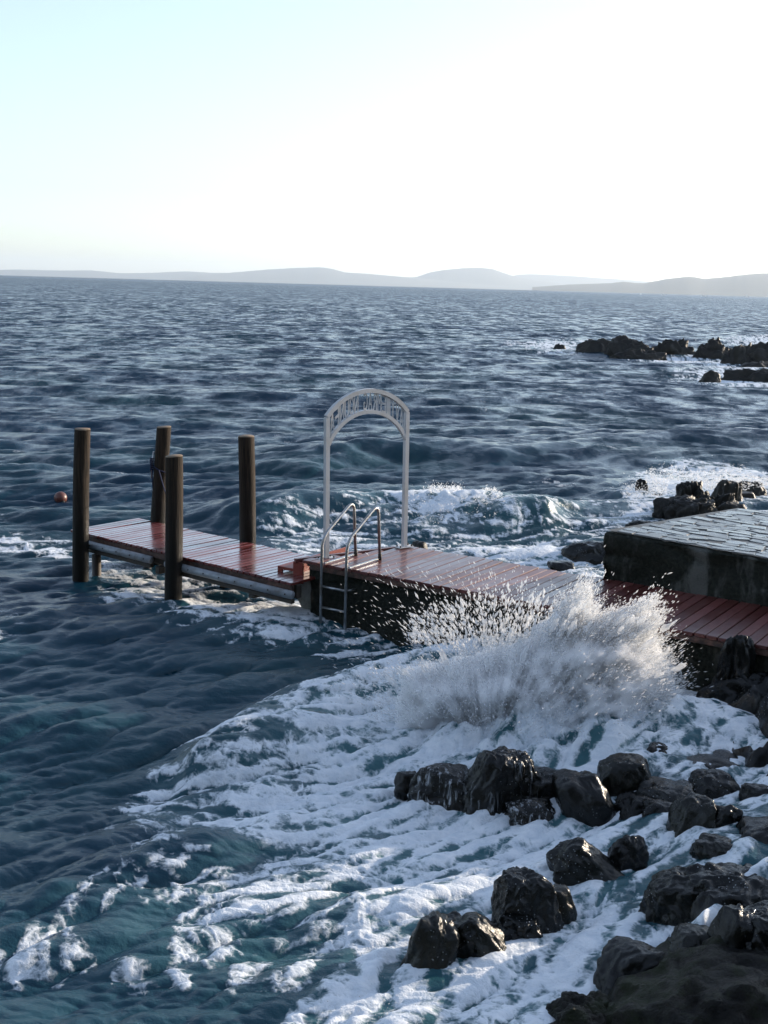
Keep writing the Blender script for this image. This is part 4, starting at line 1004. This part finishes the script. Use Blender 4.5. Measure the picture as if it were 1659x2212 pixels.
# ================================================================ BATHING LADDER
lad = thing('bathing_ladder', pw(-0.2, 0, ZP), 'stainless steel bathing ladder with curved handrails hooked over the pier edge', 'ladder', None, PA)
LW = 0.42
for sx in (-LW, 0.0):
    x_ = sx + 0.2
    path = rounded_path([(x_, -0.10, -1.75), (x_, -0.10, 0.37), (x_ + 0.03, 0.62, 0.76), (x_ + 0.035, 0.68, 0.0)], 0.10, 6)
    path = rounded_path([(x_, -0.10, -1.75), (x_, -0.10, 0.39), (x_ + 0.03, 0.61, 0.83), (x_ + 0.035, 0.68, 0.02)], 0.17, 9)
    rail = link('rail', tube_mesh('rail', path, 0.021, 12), MAT_STEEL, lad)
    link('foot_bar', box_mesh('foot_bar', x_ + 0.002, x_ + 0.042, -0.07, 0.665, 0.022, 0.034, 0.002), MAT_STEEL, rail)
    link('foot_socket', tube_mesh('foot_socket', [(x_ + 0.035, 0.68, 0.004), (x_ + 0.035, 0.68, 0.09)], 0.028, 10), MAT_DARK, rail)
for i in range(6):
    z_ = -0.30 - 0.30 * i
    link('rung', tube_mesh('rung', [(0.2 - LW, -0.10, z_), (0.2, -0.10, z_)], 0.017, 10), MAT_STEEL, lad)
link('wall_bracket', tube_mesh('wall_bracket', [(0.2, -0.10, -0.30), (0.27, 0.06, -0.29)], 0.012, 8), MAT_STEEL, lad)

# ================================================================ CONCRETE QUAY BLOCK
QO = Vector((2.99, 15.735, 0)); qu = Vector((math.cos(PA), math.sin(PA), 0)); QB = math.radians(40); qv = Vector((math.cos(QB), math.sin(QB), 0))
quay = thing('quay_block', QO, 'raised concrete quay block with stained side and wet stone paved top', 'quay')
def qz(s_, t_): return 1.615 - 0.031 * s_
def qp(s_, t_): return tuple((qu * s_ + qv * t_)[:2])
qc = [(0, 0), (7.5, 0), (7.5, 4.4), (0, 3.15)]
rough_prism('wall', [qp(*c) for c in qc], -1.2, 1.6, 0.14, 0.04, MAT_BLOCK, quay, 17, True, [qz(*c) - 0.02 for c in qc])
bm = bmesh.new()
f_ = [bm.verts.new((*qp(*c), qz(*c) + 0.004)) for c in ((0.03, 0.03), (7.45, 0.03), (7.45, 4.35), (0.03, 3.1))]; bm.faces.new(f_)
bmesh.ops.recalc_face_normals(bm, faces=bm.faces[:])
bm.faces[:][0].normal_update()
if bm.faces[:][0].normal.z < 0: bmesh.ops.reverse_faces(bm, faces=bm.faces[:])
link('mortar_bed', bm_mesh('mortar_bed', bm), MAT_WETTOP, quay)
# paving stones: rough courses that run with the quay front
stone_me = []
for k_ in range(10):
    bm = bmesh.new(); rs = random.Random(100 + k_); n_ = rs.randint(4, 6); pts = []; off_ = math.pi / 4
    for i in range(n_):
        a_ = off_ + 2 * math.pi * (i + rs.uniform(-.16, .16)) / n_; sq = 1 / max(abs(math.cos(a_)), abs(math.sin(a_))) ** 0.7
        pts.append((0.5 * math.cos(a_) * sq * rs.uniform(.9, 1.0), 0.5 * math.sin(a_) * sq * rs.uniform(.88, 1.02)))
    lo_ = [bm.verts.new((x, y, -0.02)) for x, y in pts]; md = [bm.verts.new((x, y, 0.0)) for x, y in pts]; tp = [bm.verts.new((x * .93, y * .9, 0.005)) for x, y in pts]
    bm.faces.new(tp)
    for i in range(n_):
        j = (i + 1) % n_
        bm.faces.new((lo_[i], lo_[j], md[j], md[i])); bm.faces.new((md[i], md[j], tp[j], tp[i]))
    bmesh.ops.recalc_face_normals(bm, faces=bm.faces[:]); m_ = bm_mesh('paving_stone', bm); m_.materials.append(MAT_PAVER); stone_me.append(m_)
cnt = 0; rs = random.Random(9); t_ = 0.13
while t_ < 3.6 and cnt < 300:
    h_ = rs.uniform(0.13, 0.19); s_ = 0.10 + rs.uniform(0, 0.1)
    while s_ < 3.6:
        w_ = rs.uniform(0.20, 0.46)
        if t_ < 3.0 + 0.16 * s_ and cnt < 300 and rs.random() > 0.06:
            o = link('paving_stone', stone_me[rs.randrange(10)], None, quay, (*qp(s_ + w_ / 2, t_ + rs.uniform(-.02, .02)), qz(s_, t_) + rs.uniform(0.000, 0.006)))
            o.scale = (w_ * 1.13, h_ * 1.2, 1); o.rotation_euler = (rs.uniform(-.02, .02), rs.uniform(-.02, .02) + 0.03, PA + rs.uniform(-.12, .12)); cnt += 1
        s_ += w_ * 0.97
    t_ += h_ * 1.0

# ================================================================ BUOY, BOATS
bpx = onz(131, 1079, 0.0); bz = sea_z(bpx[0], bpx[1])
buoy = thing('mooring_buoy', (bpx[0], bpx[1], bz + 0.06), 'faded orange round mooring buoy floating left of the gangway', 'buoy')
V, Fa = ico(4); V = V.copy(); V[:, 2] *= 0.94; br = 0.14
link('float', mesh_np('float', V * br, Fa), MAT_BUOY, buoy, (0, 0, 0.02), (0.5, 0.6, 0))
link('collar', tube_mesh('collar', [(0.075, -0.095, -0.055), (0.105, -0.135, -0.085)], [0.045, 0.03], 10), MAT_DARK, buoy)
link('line', tube_mesh('line', smooth_path([(0.105, -0.135, -0.085), (0.18, -0.2, -0.14), (0.4, -0.4, -0.4)]), 0.01, 6), MAT_ROPE, buoy)

def boat(label, x, y, L, sail, dist):
    P_ = aty(x, y, dist)
    b = thing('boat', (P_[0], P_[1], 0.0), label, 'boat', 'white boats near the horizon')
    bm = bmesh.new(); n_ = 9; rows = []
    for i in range(n_):
        t = i / (n_ - 1); w = 0.16 * L * math.sin(min(1, 0.25 + t * 1.1) * math.pi) ** 0.6 if t < 0.98 else 0.01
        w = 0.15 * L * (1 - (abs(t - 0.4) / 0.62) ** 2.4) if t > 0.4 else 0.15 * L * (1 - 0.25 * ((0.4 - t) / 0.4) ** 2)
        w = max(w, 0.02); z1 = 0.13 * L + 0.05 * L * t
        rows.append([bm.verts.new(((t - 0.5) * L, sgn * w * q, zz)) for sgn, q, zz in ((-1, 1, z1), (-1, .7, -0.05 * L), (1, .7, -0.05 * L), (1, 1, z1))])
    for i in range(n_ - 1):
        for k_ in range(4): bm.faces.new((rows[i][k_], rows[i][(k_ + 1) % 4], rows[i + 1][(k_ + 1) % 4], rows[i + 1][k_]))
    bm.faces.new(rows[0]); bm.faces.new(rows[-1][::-1]); bmesh.ops.recalc_face_normals(bm, faces=bm.faces[:])
    link('hull', bm_mesh('hull', bm), MAT_BOAT, b)
    link('cabin', box_mesh('cabin', -0.2 * L, 0.12 * L, -0.09 * L, 0.09 * L, 0.14 * L, 0.27 * L, 0.03 * L), MAT_BOAT, b)
    if sail:
        link('mast', tube_mesh('mast', [(0.05 * L, 0, 0.2 * L), (0.05 * L, 0, 1.2 * L)], 0.012 * L, 6), MAT_BOAT, b)
        bm = bmesh.new()
        a_ = [bm.verts.new(p) for p in ((0.03 * L, -0.01 * L, 0.3 * L), (-0.4 * L, 0.06 * L, 0.3 * L), (0.03 * L, -0.01 * L, 1.18 * L))]
        c_ = [bm.verts.new(v.co + Vector((0, 0.02 * L, 0))) for v in a_]
        bm.faces.new(a_); bm.faces.new(c_[::-1])
        for i in range(3): bm.faces.new((a_[i], a_[(i + 1) % 3], c_[(i + 1) % 3], c_[i]))
        bmesh.ops.recalc_face_normals(bm, faces=bm.faces[:]); link('sail', bm_mesh('sail', bm), MAT_BOAT, b)
boat('white motor boat near the horizon, largest of the far boats', 1520, 641, 13, False, 3000)
boat('small white boat near the horizon, left of the largest far boat', 1433, 638, 10, False, 3300)
boat('tiny white sailing boat near the horizon at the far right', 1613, 643, 7, True, 3600)
boat('white speck of a boat near the horizon, leftmost of the far boats', 1384, 636, 6, False, 3500)

# ================================================================ SPRAY
def in_poly(x, y, poly):
    ins = np.zeros(x.shape, bool); n = len(poly)
    for i in range(n):
        ax, ay = poly[i]; bx, by = poly[(i + 1) % n]
        ins ^= ((ay > y) != (by > y)) & (x < (bx - ax) * (y - ay) / (by - ay + 1e-9) + ax)
    return ins
def drops(P_, D_, r, elong, seed):
    """spindle-shaped drops (6 faces each): centre, flight direction, radius, stretch"""
    rs = np.random.RandomState(seed); n = len(P_)
    D_ = D_ / np.linalg.norm(D_, axis=1)[:, None]
    a_ = np.cross(D_, rs.randn(n, 3)); a_ /= np.linalg.norm(a_, axis=1)[:, None]; b_ = np.cross(D_, a_)
    r = r[:, None]; el_ = elong[:, None]
    vs_ = [P_ + D_ * r * el_, P_ - D_ * r * el_]
    for k_ in range(3):
        an = 2 * math.pi * k_ / 3; vs_.append(P_ + (a_ * math.cos(an) + b_ * math.sin(an)) * r)
    V = np.stack(vs_, 1).reshape(-1, 3)
    base = (np.arange(n) * 5)[:, None]
    tri = np.array([[0, 2, 3], [0, 3, 4], [0, 4, 2], [1, 3, 2], [1, 4, 3], [1, 2, 4]])
    return V, (base[:, :, None] + tri[None]).reshape(-1, 3)
def spray(label, poly, n, Yc, thick, org, rmin, rmax, elong, seed, streak=0.0, fade=None, name='sea_spray', spread=0.25, tail=14.0):
    rs = np.random.RandomState(seed); pol = np.array(poly, float); lo_ = pol.min(0); hi_ = pol.max(0)
    X_, Y_ = np.zeros(0), np.zeros(0)
    while len(X_) < n:
        x = rs.uniform(lo_[0], hi_[0], n * 2); y = rs.uniform(lo_[1], hi_[1], n * 2)
        k_ = in_poly(x + 14 * perlin2(x / 22, y / 22, seed) + 26 * perlin2(x / 70, y / 70, seed + 1), y + 10 * perlin2(x / 22, y / 22, seed + 4) + 22 * perlin2(x / 70, y / 70, seed + 5), poly)
        an = np.arctan2(org[1] - y, x - org[0]); rd = np.hypot(x - org[0], y - org[1])
        pr = np.ones_like(x)
        if streak:
            st = fbm2(an * 9, rd / 320, 3, seed + 7) * 0.6 + fbm2(an * 30, rd / 130, 2, seed + 8) * 0.6
            pr *= np.clip(0.6 + streak * st, 0.04, 1)
        if fade: pr *= fade(x, y)
        k_ &= rs.rand(len(x)) < pr
        X_ = np.concatenate([X_, x[k_]]); Y_ = np.concatenate([Y_, y[k_]])
    X_, Y_ = X_[:n], Y_[:n]
    # some drops overshoot, so the edge is ragged and thins out
    ov = tail * rs.exponential(1.0, n) * (rs.rand(n) < 0.5); vx = X_ - org[0]; vy = Y_ - org[1]; vl = np.hypot(vx, vy) + 1e-6
    X_ = X_ + vx / vl * ov; Y_ = Y_ + vy / vl * ov
    yc = (Yc(X_, Y_) if callable(Yc) else np.full(n, float(Yc))) + rs.randn(n) * thick
    P_ = np.array([aty(a_, b_, c_) for a_, b_, c_ in zip(X_, Y_, yc)])
    O_ = aty(org[0], org[1], float(np.mean(yc)))
    D_ = (P_ - O_) / np.linalg.norm(P_ - O_, axis=1)[:, None] + rs.randn(n, 3) * spread
    r = rmin + (rmax - rmin) * rs.rand(n) ** 4
    V, T = drops(P_, D_, r, elong * (0.6 + 0.8 * rs.rand(n)), seed)
    o = link(name, mesh_np(name, V, T), MAT_SPRAY)
    return tag(o, label, 'spray', None, 'stuff')
BURST = [(700, 1500), (760, 1465), (860, 1440), (1000, 1408), (1120, 1378), (1175, 1335), (1215, 1290), (1248, 1262), (1268, 1300), (1300, 1330), (1335, 1318), (1390, 1306), (1425, 1322), (1415, 1360), (1440, 1420), (1462, 1470), (1455, 1520), (1400, 1575), (1300, 1612), (1215, 1650), (1150, 1600), (1000, 1560), (850, 1560), (740, 1540)]
ORG = (1050, 1650)
def fade_b(x, y):
    rd = np.hypot((x - 1200) / 1.25, y - 1560); return np.clip(1.25 - rd / 330, 0.10, 1) * np.clip((x - 700) / 260, 0.15, 1)
spray('great burst of white spray thrown up from the rocks before the pier', BURST, 62000, lambda x, y: 12.3 + (1560 - y) * 0.0012, 0.33, ORG, 0.0026, 0.0105, 2.8, 1, 0.7, fade_b, spread=0.35)
TIPS = [(1180, 1400), (1200, 1310), (1240, 1258), (1262, 1262), (1275, 1310), (1300, 1345), (1340, 1318), (1375, 1302), (1425, 1310), (1428, 1360), (1380, 1400)]
spray('ragged white tips of the spray burst in front of the red deck', TIPS, 9000, 12.4, 0.16, ORG, 0.005, 0.014, 2.6, 2, 1.3)
DOTS = [(880, 1400), (905, 1320), (960, 1290), (1060, 1270), (1150, 1285), (1210, 1330), (1180, 1390), (1090, 1400), (1000, 1410)]
spray('thick white drops flying in front of the dark pier wall', DOTS, 3200, 12.9, 0.22, (1080, 1600), 0.0032, 0.021, 2.6, 3, 0.8, lambda x, y: np.clip((y - 1255) / 120, .1, 1))
LEFT = [(690, 1450), (720, 1330), (800, 1240), (930, 1225), (1080, 1230), (1050, 1300), (930, 1400), (850, 1450)]
spray('thin scattered drops flying left towards the ladder', LEFT, 380, 13.2, 0.25, (1150, 1300 + 260), 0.003, 0.008, 6.0, 4, 0.3, lambda x, y: np.clip((x - 660) / 300, .08, 1))
DECKD = [(1040, 1235), (1100, 1220), (1190, 1250), (1230, 1310), (1150, 1300), (1060, 1285)]
spray('few white drops falling over the middle of the red deck', DECKD, 70, 13.2, 0.2, (1120, 1500), 0.006, 0.014, 1.5, 5)
RIGHT = [(1400, 1330), (1440, 1400), (1500, 1470), (1490, 1540), (1420, 1570), (1380, 1450)]
spray('thin spray flung right against the big black rock', RIGHT, 3200, 12.4, 0.2, ORG, 0.003, 0.007, 5.0, 6, 1.3, lambda x, y: np.clip(1.2 - (x - 1400) / 90, .05, 1))
WAVEB = [(860, 1100), (880, 1072), (930, 1058), (1000, 1050), (1060, 1058), (1100, 1075), (1090, 1105), (1000, 1120), (920, 1135)]
spray('white spray along the crest of the wave breaking behind the arch', WAVEB, 9000, lambda x, y: 24.6 + (1100 - y) * 0.02, 0.4, (950, 1150), 0.007, 0.020, 1.8, 7, 0.8, None, 'sea_spray', 0.25, 4.0)
QSP = [(1340, 1085), (1360, 1045), (1410, 1018), (1480, 1000), (1560, 1004), (1660, 1018), (1660, 1045), (1500, 1040), (1440, 1070)]
spray('white spray blown over the rocks behind the quay', QSP, 7000, lambda x, y: 28.6 + (1060 - y) * 0.05, 1.0, (1430, 1100), 0.007, 0.020, 1.8, 8, 0.8, lambda x, y: np.clip((y - 1000) / 60, .03, 1) ** 1.5, 'sea_spray', 0.25, 5.0)
LOWC = [(690, 2230), (720, 2120), (760, 2050), (800, 2020), (850, 2060), (900, 2130), (930, 2230)]
spray('white spray rising in the near foam at the bottom', LOWC, 20000, lambda x, y: 8.3 - (y - 2050) * 0.0062, 0.12, (800, 2330), 0.002, 0.006, 2.2, 9, 1.0, lambda x, y: np.clip(1.15 - np.hypot(x - 800, (y - 2190) * .7) / 130, .05, 1))

def sheets(label, spots, seed):
    rs = np.random.RandomState(seed); V0, F0 = ico(3); VV = []; FF = []; off = 0
    for (x, y, Yd, L, wdt) in spots:
        P_ = aty(x, y, Yd); O_ = aty(ORG[0], ORG[1], Yd); d_ = (P_ - O_) / np.linalg.norm(P_ - O_)
        a_ = np.cross(d_, np.array([0, 1, 0.2])); a_ /= np.linalg.norm(a_); b_ = np.cross(d_, a_)
        sd_ = rs.randint(1000); Q = V0 * (1 + 0.55 * perlin3(V0 * 1.6, sd_ % 97) + 0.35 * perlin3(V0 * 3.8, sd_ % 89))[:, None]
        W = P_ + Q[:, :1] * d_ * L + Q[:, 1:2] * a_ * wdt + Q[:, 2:3] * b_ * wdt * 0.6
        VV.append(W); FF.append(F0 + off); off += len(V0)
    o = link('water_clump', mesh_np('water_clump', np.concatenate(VV), np.concatenate(FF)), MAT_SPRAY)
    return tag(o, label, 'spray', None, 'stuff')
_rs2 = np.random.RandomState(77); spots = []
for (x, y), n_, sp_ in (((1250, 1300), 16, 26), ((1215, 1345), 16, 30), ((1375, 1335), 22, 32), ((1320, 1350), 14, 30), ((1420, 1440), 14, 26), ((1130, 1395), 14, 40), ((1000, 1425), 14, 50), ((900, 1450), 10, 45), ((1270, 1420), 14, 60)):
    for _ in range(int(n_ * 1.8)): spots.append((x + _rs2.randn() * sp_, y + abs(_rs2.randn()) * sp_ * 0.8, 12.2 + _rs2.randn() * 0.2, _rs2.uniform(0.02, 0.12), _rs2.uniform(0.008, 0.034)))
sheets('torn white clumps of water along the top of the spray burst', spots, 5)
def mist(poly, Yc, depth, org, density, seed, label):
    pol = np.array(poly, float); nx_, ny_ = 150, 110
    gx = np.linspace(pol[:, 0].min() - 5, pol[:, 0].max() + 5, nx_); gy = np.linspace(pol[:, 1].min() - 5, pol[:, 1].max() + 5, ny_)
    GX_, GY_ = np.meshgrid(gx, gy, indexing='ij'); X_ = GX_.ravel(); Y_ = GY_.ravel()
    wob = 12 * fbm2(X_ / 40, Y_ / 40, 3, seed)
    sd = poly_sd((X_ + wob).astype(np.float32), (Y_ + wob).astype(np.float32), [tuple(p) for p in poly])
    an = np.arctan2(org[1] - Y_, X_ - org[0]); rd = np.hypot(X_ - org[0], Y_ - org[1])
    st = 1 + 0.35 * fbm2(an * 7, rd / 200, 3, seed + 2) + 0.2 * fbm2(an * 26, rd / 100, 2, seed + 3) + 0.6 * fbm2(X_ / 55, Y_ / 55, 4, seed + 5)
    th_ = depth * np.clip(sd / 95, 0, 1) ** 0.8 * np.clip(st, 0.25, 2)
    ok_ = sd > 0
    yc = Yc(X_, Y_)
    PF = np.array([aty(a_, b_, c_) for a_, b_, c_ in zip(X_, Y_, yc - th_ / 2)]); PB = np.array([aty(a_, b_, c_) for a_, b_, c_ in zip(X_, Y_, yc + th_ / 2 + 1e-4)])
    idx = np.arange(nx_ * ny_).reshape(nx_, ny_); okg = ok_.reshape(nx_, ny_)
    cell = okg[:-1, :-1] & okg[1:, :-1] & okg[:-1, 1:] & okg[1:, 1:]
    ci, cj = np.nonzero(cell); q_ = np.stack([idx[ci, cj], idx[ci + 1, cj], idx[ci + 1, cj + 1], idx[ci, cj + 1]], 1)
    nV = nx_ * ny_
    # close the rim: pinch front and back together along the border cells
    faces = [q_, (q_ + nV)[:, ::-1]]
    from collections import Counter
    ed = Counter()
    for k_ in range(4):
        for a_, b_ in zip(q_[:, k_], q_[:, (k_ + 1) % 4]): ed[(min(a_, b_), max(a_, b_))] += 1
    rim = []
    for k_ in range(4):
        for a_, b_ in zip(q_[:, k_], q_[:, (k_ + 1) % 4]):
            if ed[(min(a_, b_), max(a_, b_))] == 1: rim.append((b_, a_, a_ + nV, b_ + nV))
    faces.append(np.array(rim))
    allf = np.concatenate(faces); used = np.unique(allf); rem = -np.ones(2 * nV, int); rem[used] = np.arange(len(used))
    me_ = mesh_np('spray_mist', np.concatenate([PF, PB])[used], rem[allf][:, ::-1])
    o = link('spray_mist', me_); mm = bpy.data.materials.new('spray_mist'); mm.use_nodes = True; nt_ = mm.node_tree; nt_.nodes.clear()
    o_ = nt_.nodes.new('ShaderNodeOutputMaterial'); v_ = nt_.nodes.new('ShaderNodeVolumePrincipled')
    v_.inputs['Color'].default_value = (0.997, 0.998, 1.0, 1); v_.inputs['Density'].default_value = density; v_.inputs['Anisotropy'].default_value = 0.0
    nt_.links.new(v_.outputs[0], o_.inputs['Volume']); me_.materials.append(mm)
    return tag(o, label, 'mist', None, 'stuff')
mist([(x, y + (6 if y < 1540 else 26)) for x, y in BURST if x > 845], lambda x, y: 12.3 + (1560 - y) * 0.0012, 1.05, ORG, 20.0, 31, 'soft white mist inside the great burst of spray')

# ================================================================ HAZE
hb = link('haze', box_mesh('haze', -24000, 24000, -400, 34000, -70.0, 460.0), None)
hm = bpy.data.materials.new('sea_haze'); hm.use_nodes = True; nt = hm.node_tree; nt.nodes.clear()
out = nt.nodes.new('ShaderNodeOutputMaterial'); pvn = nt.nodes.new('ShaderNodeVolumePrincipled')
pvn.inputs['Color'].default_value = (0.78, 0.89, 1.0, 1); pvn.inputs['Density'].default_value = 4.0e-5; pvn.inputs['Anisotropy'].default_value = 0.35
nt.links.new(pvn.outputs[0], out.inputs['Volume']); hb.data.materials.append(hm)
tag(hb, 'pale sea haze over the whole bay', 'haze', None, 'stuff')
